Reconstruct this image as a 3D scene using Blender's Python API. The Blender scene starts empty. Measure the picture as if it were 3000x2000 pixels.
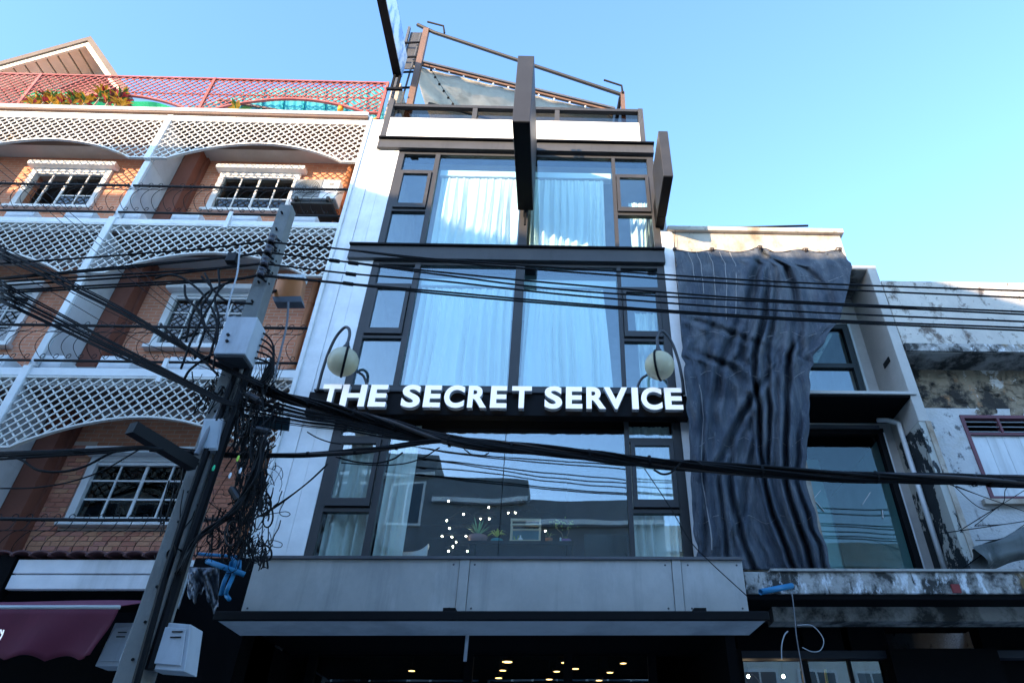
import bpy, math, random
from mathutils import Vector, Matrix, noise
R_ = math.radians
random.seed(7)
scene = bpy.context.scene
col = scene.collection

# ------------------------------------------------------------------ camera
FPX, PX, PY = 1990.0, 1714.0, 1000.0
CAM = Vector((0, -8, 1.6))
Zv = Vector((-28, 2735, -FPX)).normalized()
Xv = Vector((63300, -800, -FPX)).normalized()
Xv = (Xv - Zv * Xv.dot(Zv)).normalized()
Yv = Zv.cross(Xv)
ROT = Matrix((Xv, Yv, Zv))
cam = bpy.data.cameras.new('camera')
cam.sensor_width = 36; cam.lens = 36 * FPX / 3000; cam.shift_x = -(PX - 1500) / 3000; cam.shift_y = 0
cam.clip_start = .05; cam.clip_end = 2000
camo = bpy.data.objects.new('camera', cam); col.objects.link(camo)
camo.matrix_world = Matrix.Translation(CAM) @ ROT.to_4x4()
scene.camera = camo

def at(px, py, y):                      # photo pixel (3000 wide) -> point on the vertical plane at depth y
    d = ROT @ Vector((px - PX, PY - py, -FPX))
    return CAM + d * ((y - CAM.y) / d.y)

# ------------------------------------------------------------------ light
SUN_EL, SUN_AZ = 12.0, 34.5
L = Vector((math.sin(R_(SUN_AZ)) * math.cos(R_(SUN_EL)), math.cos(R_(SUN_AZ)) * math.cos(R_(SUN_EL)), -math.sin(R_(SUN_EL))))
w = bpy.data.worlds.new('World'); scene.world = w; w.use_nodes = True
nt = w.node_tree; bg = nt.nodes['Background']
sky = nt.nodes.new('ShaderNodeTexSky'); sky.sky_type = 'NISHITA'; sky.sun_disc = False
sky.sun_elevation = R_(SUN_EL); sky.sun_rotation = R_(180 + SUN_AZ)
sky.air_density = 1.0; sky.dust_density = 0.4; sky.ozone_density = 3.5
nt.links.new(sky.outputs[0], bg.inputs[0]); bg.inputs[1].default_value = 0.15
sl = bpy.data.lights.new('sun', 'SUN'); sl.energy = 2.0; sl.angle = R_(0.5); sl.color = (1, .72, .44)
so = bpy.data.objects.new('sun', sl); col.objects.link(so); so.rotation_euler = L.to_track_quat('-Z', 'Y').to_euler()
so.location = (-20, -30, 30)
scene.view_settings.view_transform = 'Standard'; scene.view_settings.look = 'None'
scene.view_settings.exposure = 2.65; scene.view_settings.gamma = 1
try: scene.view_settings.use_curve_mapping = False
except Exception: pass

try:
    cy = scene.cycles; cy.max_bounces = 6; cy.diffuse_bounces = 3; cy.glossy_bounces = 3; cy.transmission_bounces = 2; cy.transparent_max_bounces = 12
    cy.caustics_reflective = False; cy.caustics_refractive = False
except Exception: pass
# ------------------------------------------------------------------ materials
MATS = {}
def mat(name, base, rough=.65, metal=0., layers=(), bump=0., bscale=30., spec=.4, brick=None, trans=0., grain=.12):
    if name in MATS: return MATS[name]
    m = bpy.data.materials.new(name); m.use_nodes = True; MATS[name] = m
    n = m.node_tree.nodes; k = m.node_tree.links; p = n['Principled BSDF']
    p.inputs['Roughness'].default_value = rough; p.inputs['Metallic'].default_value = metal
    p.inputs['Specular IOR Level'].default_value = spec
    tc = n.new('ShaderNodeTexCoord')
    c = None
    if brick:
        sep = n.new('ShaderNodeSeparateXYZ'); cmb = n.new('ShaderNodeCombineXYZ'); k.new(tc.outputs['Object'], sep.inputs[0])
        k.new(sep.outputs[0], cmb.inputs[0]); k.new(sep.outputs[2], cmb.inputs[1])
        b = n.new('ShaderNodeTexBrick'); k.new(cmb.outputs[0], b.inputs['Vector'])
        b.inputs['Scale'].default_value = 1; b.inputs['Brick Width'].default_value = .19; b.inputs['Row Height'].default_value = .066
        b.inputs['Mortar Size'].default_value = .005; b.inputs['Color1'].default_value = (*base, 1); b.inputs['Color2'].default_value = (*brick[0], 1)
        b.inputs['Mortar'].default_value = (*brick[1], 1); b.inputs['Bias'].default_value = -.1
        c = b.outputs['Color']
        bb = n.new('ShaderNodeBump'); bb.inputs['Strength'].default_value = .5; bb.inputs['Distance'].default_value = .006; bb.invert = True
        k.new(b.outputs['Fac'], bb.inputs['Height']); k.new(bb.outputs[0], p.inputs['Normal'])
    else:
        r = n.new('ShaderNodeRGB'); r.outputs[0].default_value = (*base, 1); c = r.outputs[0]
    if grain:
        ns = n.new('ShaderNodeTexNoise'); ns.inputs['Scale'].default_value = 2.3; ns.inputs['Detail'].default_value = 8; ns.inputs['Roughness'].default_value = .65
        k.new(tc.outputs['Object'], ns.inputs['Vector'])
        mr = n.new('ShaderNodeMapRange'); mr.inputs[1].default_value = .3; mr.inputs[2].default_value = .7; mr.inputs[3].default_value = 1 - grain; mr.inputs[4].default_value = 1 + grain
        k.new(ns.outputs[0], mr.inputs[0])
        mx = n.new('ShaderNodeMix'); mx.data_type = 'RGBA'; mx.blend_type = 'MULTIPLY'; mx.inputs[0].default_value = 1
        k.new(c, mx.inputs[6]); k.new(mr.outputs[0], mx.inputs[7]); c = mx.outputs[2]
    for (lc, sc, lo, hi, st) in layers:
        mp = n.new('ShaderNodeMapping'); mp.inputs['Scale'].default_value = (1, 1, st) if st else (1, 1, 1); k.new(tc.outputs['Object'], mp.inputs[0])
        mp.inputs['Location'].default_value = (sc, lo * 7, hi * 3)
        ns = n.new('ShaderNodeTexNoise'); ns.inputs['Scale'].default_value = sc; ns.inputs['Detail'].default_value = 9; ns.inputs['Roughness'].default_value = .68
        k.new(mp.outputs[0], ns.inputs['Vector'])
        mr = n.new('ShaderNodeMapRange'); mr.inputs[1].default_value = lo; mr.inputs[2].default_value = hi; k.new(ns.outputs[0], mr.inputs[0])
        mx = n.new('ShaderNodeMix'); mx.data_type = 'RGBA'; k.new(mr.outputs[0], mx.inputs[0]); k.new(c, mx.inputs[6]); mx.inputs[7].default_value = (*lc, 1); c = mx.outputs[2]
    k.new(c, p.inputs['Base Color'])
    if bump:
        ns = n.new('ShaderNodeTexNoise'); ns.inputs['Scale'].default_value = bscale; ns.inputs['Detail'].default_value = 7; k.new(tc.outputs['Object'], ns.inputs['Vector'])
        bp = n.new('ShaderNodeBump'); bp.inputs['Strength'].default_value = bump; bp.inputs['Distance'].default_value = .02
        k.new(ns.outputs[0], bp.inputs['Height']); k.new(bp.outputs[0], p.inputs['Normal'])
    if trans:
        out = n['Material Output']; t = n.new('ShaderNodeBsdfTranslucent'); k.new(c, t.inputs[0]); ms = n.new('ShaderNodeMixShader'); ms.inputs[0].default_value = trans
        k.new(p.outputs[0], ms.inputs[1]); k.new(t.outputs[0], ms.inputs[2]); k.new(ms.outputs[0], out.inputs[0])
    return m

def glass(name, tint, refl, wob=0.004):
    m = bpy.data.materials.new(name); m.use_nodes = True; n = m.node_tree.nodes; k = m.node_tree.links
    n.remove(n['Principled BSDF']); out = n['Material Output']
    t = n.new('ShaderNodeBsdfTransparent'); t.inputs[0].default_value = (*tint, 1)
    g = n.new('ShaderNodeBsdfGlossy'); g.inputs['Roughness'].default_value = .0; g.inputs['Color'].default_value = (.9, .97, 1, 1)
    lw = n.new('ShaderNodeLayerWeight'); fr = n.new('ShaderNodeMath'); fr.operation = 'POWER'; fr.inputs[1].default_value = 4; k.new(lw.outputs['Facing'], fr.inputs[0])
    mr = n.new('ShaderNodeMapRange'); mr.inputs[1].default_value = 0; mr.inputs[2].default_value = 1; mr.inputs[3].default_value = refl; mr.inputs[4].default_value = 1
    k.new(fr.outputs[0], mr.inputs[0])
    tc = n.new('ShaderNodeTexCoord'); ns = n.new('ShaderNodeTexNoise'); ns.inputs['Scale'].default_value = 1.1; ns.inputs['Detail'].default_value = 1
    k.new(tc.outputs['Object'], ns.inputs['Vector']); bp = n.new('ShaderNodeBump'); bp.inputs['Strength'].default_value = .5; bp.inputs['Distance'].default_value = wob
    k.new(ns.outputs[0], bp.inputs['Height']); k.new(bp.outputs[0], g.inputs['Normal'])
    ms = n.new('ShaderNodeMixShader'); k.new(mr.outputs[0], ms.inputs[0]); k.new(t.outputs[0], ms.inputs[1]); k.new(g.outputs[0], ms.inputs[2]); k.new(ms.outputs[0], out.inputs[0])
    MATS[name] = m
    return m

def emit(name, c, s):
    m = bpy.data.materials.new(name); m.use_nodes = True; n = m.node_tree.nodes; p = n['Principled BSDF']
    p.inputs['Base Color'].default_value = (*c, 1); p.inputs['Emission Color'].default_value = (*c, 1); p.inputs['Emission Strength'].default_value = s
    MATS[name] = m
    return m

WHITE = mat('white_render', (.80, .80, .80), .7, layers=[((.42, .42, .40), 1.6, .52, .9, .15), ((.30, .30, .29), 5, .66, .85, .2)])
WPAINT = mat('white_paint', (.74, .74, .73), .5, layers=[((.42, .36, .28), 3, .62, .85, .4)])
WCLEAN = mat('clean_white_render', (.80, .79, .77), .7, layers=[((.62, .55, .46), 2.2, .6, .9, .2)], grain=.05)
LATT = mat('white_lattice_paint', (.68, .655, .60), .5, layers=[((.44, .40, .36), 2.3, .5, .75, .4), ((.45, .25, .09), 1.6, .58, .72, .5)])
REDM = mat('faded_red_metal', (.27, .06, .05), .55, layers=[((.42, .20, .18), 2, .5, .85, 0)])
BRICK = mat('brick_texture', (.62, .25, .14), .85, brick=((.54, .205, .115), (.57, .41, .31)), grain=.16)
BRK = [mat('brick_' + a, c, .85, bump=.25, bscale=60) for a, c in (('rust', (.56, .225, .14)), ('red', (.48, .18, .115)), ('ochre', (.58, .27, .155)), ('rose', (.52, .215, .155)))]
MORT = mat('mortar', (.55, .43, .36), .9)
BROWN = mat('brown_pilaster', (.20, .07, .045), .8, bump=.2)
SOFF = mat('soffit_grey', (.48, .47, .46), .8)
GREYF = mat('fin_render', (.55, .55, .56), .8, layers=[((.34, .33, .32), 1.7, .55, .85, .25)])
STONE = mat('grey_parapet_stone', (.30, .30, .29), .9, bump=.2, layers=[((.2, .2, .2), 3, .5, .8, 0)])
BLACK = mat('black_iron', (.004, .0045, .006), .5, spec=.25)
FRAME = mat('bronze_aluminium', (.040, .040, .042), .45, spec=.3, layers=[((.075, .07, .066), 5, .6, .8, .3)])
FRDK = mat('dark_frame_rubber', (.003, .0033, .0045), .6, spec=.15)
BEAM = mat('dark_grey_cladding', (.052, .053, .057), .5, spec=.3, layers=[((.08, .076, .074), 2, .5, .9, 0), ((.036, .036, .038), 6, .55, .8, .1)])
SIGNB = mat('sign_black', (.002, .002, .003), .5, spec=.12)
LETT = emit('sign_letter_white', (.85, .87, .90), .09)
LETS = mat('sign_letter_edge', (.55, .56, .58), .4)
CLAD = mat('grey_fascia_panel', (.44, .43, .41), .6, layers=[((.27, .27, .265), 5, .54, .8, .07), ((.30, .30, .30), .9, .45, .75, .6), ((.55, .55, .54), 2.6, .55, .8, .3)], bump=.05, bscale=8)
COPE = mat('fascia_coping', (.10, .10, .11), .5)
LEDGE = mat('ledge_soffit', (.55, .57, .60), .55, layers=[((.2, .22, .25), 1.4, .5, .9, 0)])
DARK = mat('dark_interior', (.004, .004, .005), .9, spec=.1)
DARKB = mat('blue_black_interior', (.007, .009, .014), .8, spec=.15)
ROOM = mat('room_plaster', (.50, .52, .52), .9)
CURT = mat('curtain_cloth', (.94, .91, .82), .9, trans=.08, grain=.03)
TARP = mat('shade_net', (.078, .094, .118), 1.0, layers=[((.17, .18, .195), 4.5, .45, .72, .15), ((.055, .066, .09), 2.2, .50, .72, 0), ((.22, .225, .23), 45, .58, .74, .06)], bump=1.0, bscale=70, spec=.0)
TSEAM = mat('tarp_seam', (.26, .26, .27), .9)
CONC = mat('weathered_concrete', (.36, .345, .32), .9, layers=[((.10, .095, .09), 2.2, .52, .70, .5), ((.45, .44, .42), 6, .58, .7, .3)], bump=.35)
CONCW = mat('stained_white_concrete', (.47, .42, .36), .9, layers=[((.27, .205, .145), 1.9, .48, .66, .6), ((.07, .06, .05), 5, .58, .68, .7)], bump=.35)
CONCL = mat('pale_old_plaster', (.52, .49, .44), .9, layers=[((.40, .38, .35), 1.2, .45, .75, .3), ((.14, .11, .09), 4.0, .55, .66, .8), ((.05, .04, .035), 9, .60, .68, .8)], bump=.3)
OLDW = mat('peeling_whitewash', (.50, .51, .51), .9, layers=[((.42, .40, .36), 2.4, .52, .72, 0), ((.12, .125, .13), 7, .56, .64, .8), ((.10, .10, .10), 2.0, .62, .70, .3)], bump=.5)
RAWM = mat('exposed_masonry', (.25, .20, .14), .95, layers=[((.03, .028, .025), 2.2, .46, .56, 0), ((.52, .50, .46), 2.9, .56, .60, 0), ((.36, .18, .08), 4, .58, .70, 0)], bump=1.0, bscale=9)
SOOT = mat('sooty_soffit', (.30, .29, .27), .95, layers=[((.035, .033, .03), 1.7, .44, .58, 0)], bump=.4)
MOSSC = mat('mossy_concrete', (.38, .37, .35), .95, layers=[((.04, .04, .038), 3.2, .43, .56, 0), ((.66, .68, .70), 5.5, .53, .60, .5), ((.03, .03, .03), 12, .58, .66, .3), ((.28, .17, .05), 1.1, .6, .7, 0)], bump=.6, bscale=18)
PEEL = mat('peeling_black_paint', (.012, .017, .021), .6, layers=[((.42, .42, .38), 2.4, .51, .52, .6)], bump=.2)
FINC = mat('stained_grey_plaster', (.43, .42, .395), .9, layers=[((.12, .115, .11), 2.3, .60, .78, .35)], bump=.25)
MAROON = mat('maroon_paint', (.13, .045, .06), .6)
SHUT = mat('pale_shutter', (.58, .62, .64), .7, layers=[((.40, .42, .43), 9, .5, .8, .05)])
POLE = mat('concrete_pole', (.21, .21, .20), .9, bump=.3, layers=[((.12, .12, .12), 5, .5, .8, .3)])
CABLE = mat('black_cable', (.003, .003, .004), .6, spec=.18)
CABLEB = mat('dark_brown_cable', (.03, .022, .02), .5)
CABLEG = mat('grey_cable', (.16, .165, .18), .5)
CABLEW = mat('pale_cable', (.42, .43, .45), .5)
BOXM = mat('pale_grey_box', (.46, .49, .53), .45, layers=[((.3, .31, .33), 3, .5, .75, .3), ((.22, .12, .06), 9, .62, .72, .15)], bump=.1, bscale=10)
BOXD = mat('dark_box_base', (.035, .036, .04), .7)
PORC = mat('insulator_porcelain', (.05, .045, .055), .25)
COPPER = mat('copper_floodlight', (.50, .17, .05), .3, metal=.3, spec=.6)
GLOBE = mat('globe_glass', (.66, .58, .36), .28, trans=.3, layers=[((.80, .78, .68), 1.5, .4, .8, 0)])
LAMPM = mat('lamp_metal', (.06, .062, .07), .45, metal=.3)
PIPEO = mat('terracotta_pipe', (.42, .165, .075), .6)
PIPEB = mat('blue_pipe', (.02, .19, .38), .45)
PIPEW = mat('white_pipe', (.62, .64, .65), .5)
ACW = mat('ac_casing', (.66, .68, .69), .45)
ACG = mat('ac_grille', (.20, .21, .21), .6)
ACD = mat('ac_dark', (.045, .045, .042), .8)
AWN = mat('maroon_awning', (.105, .012, .030), .85, layers=[((.16, .02, .045), 2, .5, .8, .2)])
AWNP = mat('maroon_awning_top', (.17, .035, .075), .85)
TILE = mat('maroon_roof_tile', (.11, .045, .045), .7)
GNET = mat('green_shade_net', (.01, .33, .16), .9, trans=.5)
TURQ = mat('turquoise_sheet', (.10, .52, .56), .5, trans=.55)
SAIL = mat('beige_shade_sail', (.80, .75, .66), .85, trans=.5, layers=[((.58, .55, .48), 2, .5, .7, 0)], bump=.3, bscale=5)
STEELB = mat('rusty_steel', (.13, .080, .062), .6, spec=.3, layers=[((.18, .10, .07), 5, .5, .7, .3)])
STEELG = mat('grey_steel', (.07, .075, .085), .5, spec=.3)
ROOFT = mat('grey_brown_roof', (.13, .105, .09), .8)
CREAM = mat('cream_boards', (.68, .60, .47), .7)
BLUEP = mat('blue_sign_face', (.20, .36, .62), .4, layers=[((.7, .76, .82), 2.2, .42, .5, .5)])
GLA = glass('window_glass', (.86, .97, .985), .105)
GLB = glass('shop_glass', (.92, .985, .99), .12, .006)
GLC = glass('small_pane_glass', (.6, .66, .68), .04)
GLE = glass('dark_pane_glass', (.5, .56, .58), .012)
GLD = glass('empty_shop_glass', (.72, .92, .94), .035, .006)
BULB = emit('warm_bulb', (1, .78, .50), 32)
BULBY = emit('yellow_downlight', (1, .58, .20), 1.1)
ASPH = mat('road_concrete', (.34, .33, .32), .9, bump=.3)
PAVE = mat('pavement_concrete', (.48, .47, .45), .9, bump=.2)
OPPA = [mat('opposite_' + a, c, .85) for a, c in (('grey', (.17, .185, .20)), ('beige', (.70, .66, .60)), ('white', (.74, .74, .73)))]

# ------------------------------------------------------------------ mesh tools
class MB:
    def __init__(s): s.v = []; s.f = []
    def add(s, vs, fs):
        o = len(s.v); s.v += [tuple(p) for p in vs]; s.f += [tuple(i + o for i in f) for f in fs]; return s
    def box(s, x0, x1, y0, y1, z0, z1):
        return s.add([(x0, y0, z0), (x1, y0, z0), (x1, y1, z0), (x0, y1, z0), (x0, y0, z1), (x1, y0, z1), (x1, y1, z1), (x0, y1, z1)],
                     [(0, 3, 2, 1), (4, 5, 6, 7), (0, 1, 5, 4), (1, 2, 6, 5), (2, 3, 7, 6), (3, 0, 4, 7)])
    def hexa(s, a, b):                  # two quads (4 points each), back and front
        return s.add(list(a) + list(b), [(0, 3, 2, 1), (4, 5, 6, 7), (0, 1, 5, 4), (1, 2, 6, 5), (2, 3, 7, 6), (3, 0, 4, 7)])
    def bar(s, p, q, w, h, up=(0, 0, 1)):   # rectangular bar from p to q
        p, q = Vector(p), Vector(q); d = (q - p).normalized(); u = Vector(up); a = d.cross(u)
        if a.length < 1e-4: a = d.cross(Vector((0, 1, 0)))
        a.normalize(); u = a.cross(d).normalized(); a *= w / 2; u *= h / 2
        return s.hexa([p - a - u, p + a - u, p + a + u, p - a + u], [q - a - u, q + a - u, q + a + u, q - a + u])
    def tube(s, pts, r, n=6, caps=True):
        pts = [Vector(p) for p in pts]; N = len(pts); rs = r if isinstance(r, (list, tuple)) else [r] * N
        o = len(s.v); ref = None
        for i, p in enumerate(pts):
            t = (pts[min(i + 1, N - 1)] - pts[max(i - 1, 0)]); t = t.normalized() if t.length > 1e-9 else Vector((0, 0, 1))
            if ref is None: ref = Vector((0, 0, 1)) if abs(t.z) < .9 else Vector((0, 1, 0))
            a = t.cross(ref)
            if a.length < 1e-5: a = t.orthogonal()
            a.normalize(); b = t.cross(a).normalized(); ref = -b if False else ref
            ref = a.cross(t)
            for j in range(n):
                an = 2 * math.pi * j / n; s.v.append(tuple(p + (a * math.cos(an) + b * math.sin(an)) * rs[i]))
        for i in range(N - 1):
            for j in range(n):
                s.f.append((o + i * n + j, o + i * n + (j + 1) % n, o + (i + 1) * n + (j + 1) % n, o + (i + 1) * n + j))
        if caps:
            s.f.append(tuple(o + j for j in reversed(range(n)))); s.f.append(tuple(o + (N - 1) * n + j for j in range(n)))
        return s
    def grid(s, fn, nu, nv, wrap=False):
        o = len(s.v)
        for j in range(nv + 1):
            for i in range(nu + 1): s.v.append(tuple(fn(i / nu, j / nv)))
        for j in range(nv):
            for i in range(nu):
                a = o + j * (nu + 1) + i; s.f.append((a, a + 1, a + nu + 2, a + nu + 1))
        return s
    def lathe(s, prof, c, n=24, axis='z'):
        o = len(s.v); c = Vector(c)
        for (r, h) in prof:
            for j in range(n):
                an = 2 * math.pi * j / n; x, y = r * math.cos(an), r * math.sin(an)
                s.v.append(tuple(c + (Vector((x, y, h)) if axis == 'z' else Vector((x, h, y)))))
        for i in range(len(prof) - 1):
            for j in range(n): s.f.append((o + i * n + j, o + i * n + (j + 1) % n, o + (i + 1) * n + (j + 1) % n, o + (i + 1) * n + j))
        return s
    def mesh(s, name, m, smooth=False):
        me = bpy.data.meshes.new(name); me.from_pydata(s.v, [], s.f); me.materials.append(m); me.update()
        if smooth: me.polygons.foreach_set('use_smooth', [True] * len(me.polygons))
        return me
    def build(s, name, m, parent=None, smooth=False, bevel=0, solid=0, loc=None):
        o = link(name, s.mesh(name, m, smooth), parent, loc)
        if solid: md = o.modifiers.new('solidify', 'SOLIDIFY'); md.thickness = solid
        if bevel: md = o.modifiers.new('bevel', 'BEVEL'); md.width = bevel; md.segments = 2; md.limit_method = 'ANGLE'
        return o

def link(name, me, parent=None, loc=None):
    o = bpy.data.objects.new(name, me); col.objects.link(o)
    if loc is not None: o.location = loc
    if parent is not None:
        o.parent = parent
        if parent.type == 'EMPTY': o.matrix_parent_inverse = Matrix.Translation(-parent.location)
    return o
def tag(o, label, cat, group=None):
    o['label'] = label; o['category'] = cat
    if group: o['group'] = group
    return o
def thing(name, loc, label, cat, group=None):
    o = bpy.data.objects.new(name, None); o.empty_display_size = .2; col.objects.link(o); o.location = Vector(loc)
    return tag(o, label, cat, group)
def struct(o): o['kind'] = 'structure'; return o
def stuff(o): o['kind'] = 'stuff'; return o
def bx(name, m, parent, *b, bevel=0): return MB().box(*b).build(name, m, parent, bevel=bevel)

def holes_wall(x0, x1, z0, z1, y0, y1, holes):
    mb = MB(); zs = sorted({z0, z1, *[h[2] for h in holes], *[h[3] for h in holes]})
    for a, b in zip(zs, zs[1:]):
        zc = (a + b) / 2; hs = sorted([(h[0], h[1]) for h in holes if h[2] < zc < h[3]]); x = x0
        for (p, q) in hs:
            if p > x: mb.box(x, p, y0, y1, a, b)
            x = max(x, q)
        if x < x1: mb.box(x, x1, y0, y1, a, b)
    return mb
def catmull(pts, k=6):
    P = [Vector(p) for p in pts]
    if len(P) < 3: return P
    P = [P[0] * 2 - P[1]] + P + [P[-1] * 2 - P[-2]]; out = []
    for i in range(1, len(P) - 2):
        for j in range(k):
            t = j / k; a, b, c, d = P[i - 1:i + 3]
            out.append(.5 * ((2 * b) + (c - a) * t + (2 * a - 5 * b + 4 * c - d) * t * t + (3 * b - a - 3 * c + d) * t ** 3))
    return out + [P[-2]]

# ------------------------------------------------------------------ ground and the far side of the street
struct(bx('ground', PAVE, None, -300, 300, -300, 300, -.3, -.15))
struct(bx('road', ASPH, None, -300, 300, -11.2, -2.75, -.15, 0))
struct(bx('pavement', PAVE, None, -60, 60, -2.75, 6, -.15, .13, bevel=.02))
struct(bx('far_pavement', PAVE, None, -60, 60, -16, -11.2, -.15, .12, bevel=.02))
WINW = mat('opposite_window', (.05, .07, .09), .2)
def opposite(x0, x1, h, m, i, label):
    t = thing('terrace_house', ((x0 + x1) / 2, -18, .12), label, 'building', 'buildings across the street')
    bx('wall', m, t, x0, x1, -22, -14, .12, h); bx('parapet', OPPA[2], t, x0 + .01, x1 - .01, -13.999, -13.8, h - .9, h - .75); bx('balcony', OPPA[2], t, x0 + .4, x1 - .4, -13.999, -13.3, 6.6, 6.75); bx('balcony_front', OPPA[1], t, x0 + .4, x1 - .4, -13.36, -13.3, 6.751, 7.5)
    n = max(1, int((x1 - x0) / 1.7)); wd = (x1 - x0) / n
    z = 4.2
    while z < h - 2:
        for j in range(n):
            xa = x0 + j * wd + .3; xb = x0 + (j + 1) * wd - .3
            f = bx('window', OPPA[2], t, xa, xb, -14, -13.94, z, z + 1.5)
            bx('pane', WINW, f, xa + .08, (xa + xb) / 2 - .03, -13.94, -13.935, z + .08, z + 1.42); bx('pane', WINW, f, (xa + xb) / 2 + .03, xb - .08, -13.94, -13.935, z + .08, z + 1.42)
        z += 2.9
opposite(-40, -15.6, 15.2, OPPA[1], 0, 'tall beige terrace house across the street, far left')
opposite(-15.6, -8.0, 13.0, OPPA[1], 1, 'beige house across the street beside the tall terrace house')
opposite(-8.0, -4.4, 12.6, OPPA[0], 2, 'narrow grey house across the street mirrored in shop window')
opposite(-4.4, -1.2, 11.7, OPPA[0], 3, 'dark grey house across the street mirrored below the sky')
opposite(-1.2, 3.5, 10.9, OPPA[0], 4, 'low dark grey house across the street mirrored at right')
opposite(3.5, 30, 10.0, OPPA[1], 5, 'long low beige house across the street, far right')

# ================================================================== brick house on the left
BW = .90                                   # depth of the brick wall plane
house = thing('brick_house', (-7.3, .5, .13), 'red brick house with white lattice arches and iron balcony railings', 'house')
XL, XF, XR = -10.98, -7.32, -3.70
wins = [(-10.05, -8.72, 10.98, 11.88), (-6.54, -5.16, 10.98, 11.88), (-10.05, -8.70, 7.92, 8.88), (-6.43, -5.17, 7.92, 8.88), (-6.50, -5.07, 5.07, 5.88), (-10.05, -8.70, 5.07, 5.88)]
for (z0, z1) in ((9.75, 12.32), (6.85, 9.62), (4.0, 6.69)):
    holes_wall(XL, XR, z0, z1, BW, BW + .2, [h for h in wins if z0 < h[2] < z1]).build('wall', BRICK, house)
    bx('back_room', DARK, house, XL, XR, 2.6, 2.7, z0, z1)
    for fx in (XF, ):
        for sgn in (-1, 1):
            bx('pilaster', BROWN, house, fx + sgn * .07 if sgn > 0 else fx - .35, fx + .35 if sgn > 0 else fx - .07, .62, BW - .003, z0, z1 - .02)
            bx('pilaster', BROWN, house, fx + sgn * .37 - .02, fx + sgn * .37 + .02, .8, BW - .003, z0, z1 - .02)
# slabs
for zt, zb in ((12.60, 12.42), (9.75, 9.62), (6.85, 6.70)):
    bx('slab', SOFF, house, XL, XR, .03, 2.6, zb - .1, zb + .02)
    bx('ledge', WPAINT, house, XL, XR, -.03, .6, zb + .02, zt, bevel=.012); bx('beam', mat('painted_soffit_shade', (.10, .075, .065), .9), house, XL, XR, .032, .56, zb - .15, zb - .101)  # dark sheet under the slab front: shade behind the lattice put into colour
bx('gutter', WPAINT, house, XL, XR, -.12, .0, 12.50, 12.59, bevel=.02)
MB().tube([(XL, -.07, 12.50), (XR, -.07, 12.46)], .035, 8).build('gutter_pipe', STEELB, house)
bx('fascia_board', WPAINT, house, XL, XR, -.05, -.031, 12.33, 12.46)
# fins
for fx in (XF,):
    for z0, z1 in ((11.22, 12.55), (9.80, 11.22), (8.52, 9.78), (6.9, 8.52), (5.62, 6.88), (4.0, 5.62)):
        lat = z0 in (11.22, 8.52, 5.62)
        bx('fin', GREYF, house, fx - .06, fx + .06, .06, .62, z0, z1 - .003)
        bx('fin_edge', WPAINT, house, fx - .055, fx + .055, -.06 if lat else 0, .059, z0 + .004, z1 - .01, bevel=.01)
# party wall at the right end of the house
bx('party_wall', WPAINT, house, -3.70, -3.64, -.05, .5, 4.0, 12.55, bevel=.008)
MB().tube([(-3.68, .1, 12.35), (-3.66, .1, 12.6), (-3.62, .12, 12.72), (-3.56, .14, 12.6), (-3.56, .14, 12.1)], .05, 10).build('vent_pipe', mat('ochre_pipe', (.5, .25, .05), .6), house, smooth=True)
# lattices
def arch(x, xa, xb, zf, zp, fl=.27):
    if x < xa + fl or x > xb - fl: return zf
    return zf + (zp - zf) * max(0, math.sin(math.pi * (x - xa - fl) / (xb - xa - 2 * fl))) ** .85
def lattice(xa, xb, zt, zf, zp, y, m, step=.145, sw=.020, border=.026, fl=.27):
    mb = MB()
    for sgn, yy in ((1, y), (-1, y + .014)):
        c = xa - (zt - zf) - step
        while c < xb + (zt - zf) + step:
            run = []; K = 70
            for k in range(K + 1):
                z = zf + (zt - zf) * k / K; x = c + sgn * (z - zf)
                ok = xa <= x <= xb and z >= arch(x, xa, xb, zf, zp, fl) - 1e-6
                if ok: run.append((x, z))
                if (not ok or k == K) and len(run) > 1:
                    j = random.uniform(-.006, .006); mb.bar((run[0][0] + j, yy, run[0][1]), (run[-1][0] - j * random.random(), yy, run[-1][1]), sw * random.uniform(.85, 1.12), .012, (0, 1, 0)) if random.random() > .012 else None; run = []
                elif not ok: run = []
            c += step
    fr = MB(); N = 40; pts = []
    for k in range(N + 1):
        x = xa + (xb - xa) * k / N; pts.append((x, arch(x, xa, xb, zf, zp, fl)))
    for (a, b) in zip(pts, pts[1:]): fr.bar((a[0], y + .01, a[1]), (b[0], y + .01, b[1]), border, .05, (0, 1, 0))
    fr.bar((xa, y + .01, zt), (xb, y + .01, zt), border, .05, (0, 1, 0))
    f = fr.build('lattice_frame', m, house)
    stuff(mb.build('lattice', m, f))
for zt, zf, zp in ((12.31, 11.26, 11.71), (9.61, 8.58, 9.03), (6.69, 5.64, 6.09)):
    for xa, xb in ((XL + .06, XF - .06), (XF + .06, XR)):
        lattice(xa, xb, zt, zf, zp, -.03, LATT)
for xa, xb in ((-13.7, -10.32), (-10.30, -6.97), (-6.95, -3.60)):
    lattice(xa, xb, 13.77, 12.80, 13.18, .05, REDM, .135, .022, .035)
for x in (-10.31, -6.96, -3.57): bx('lattice_post', REDM, house, x - .025, x + .025, .03, .08, 12.6, 13.79)
for z in (13.3,): bx('lattice_rail', REDM, house, -13.7, -3.6, .075, .095, z - .012, z + .012)
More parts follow.
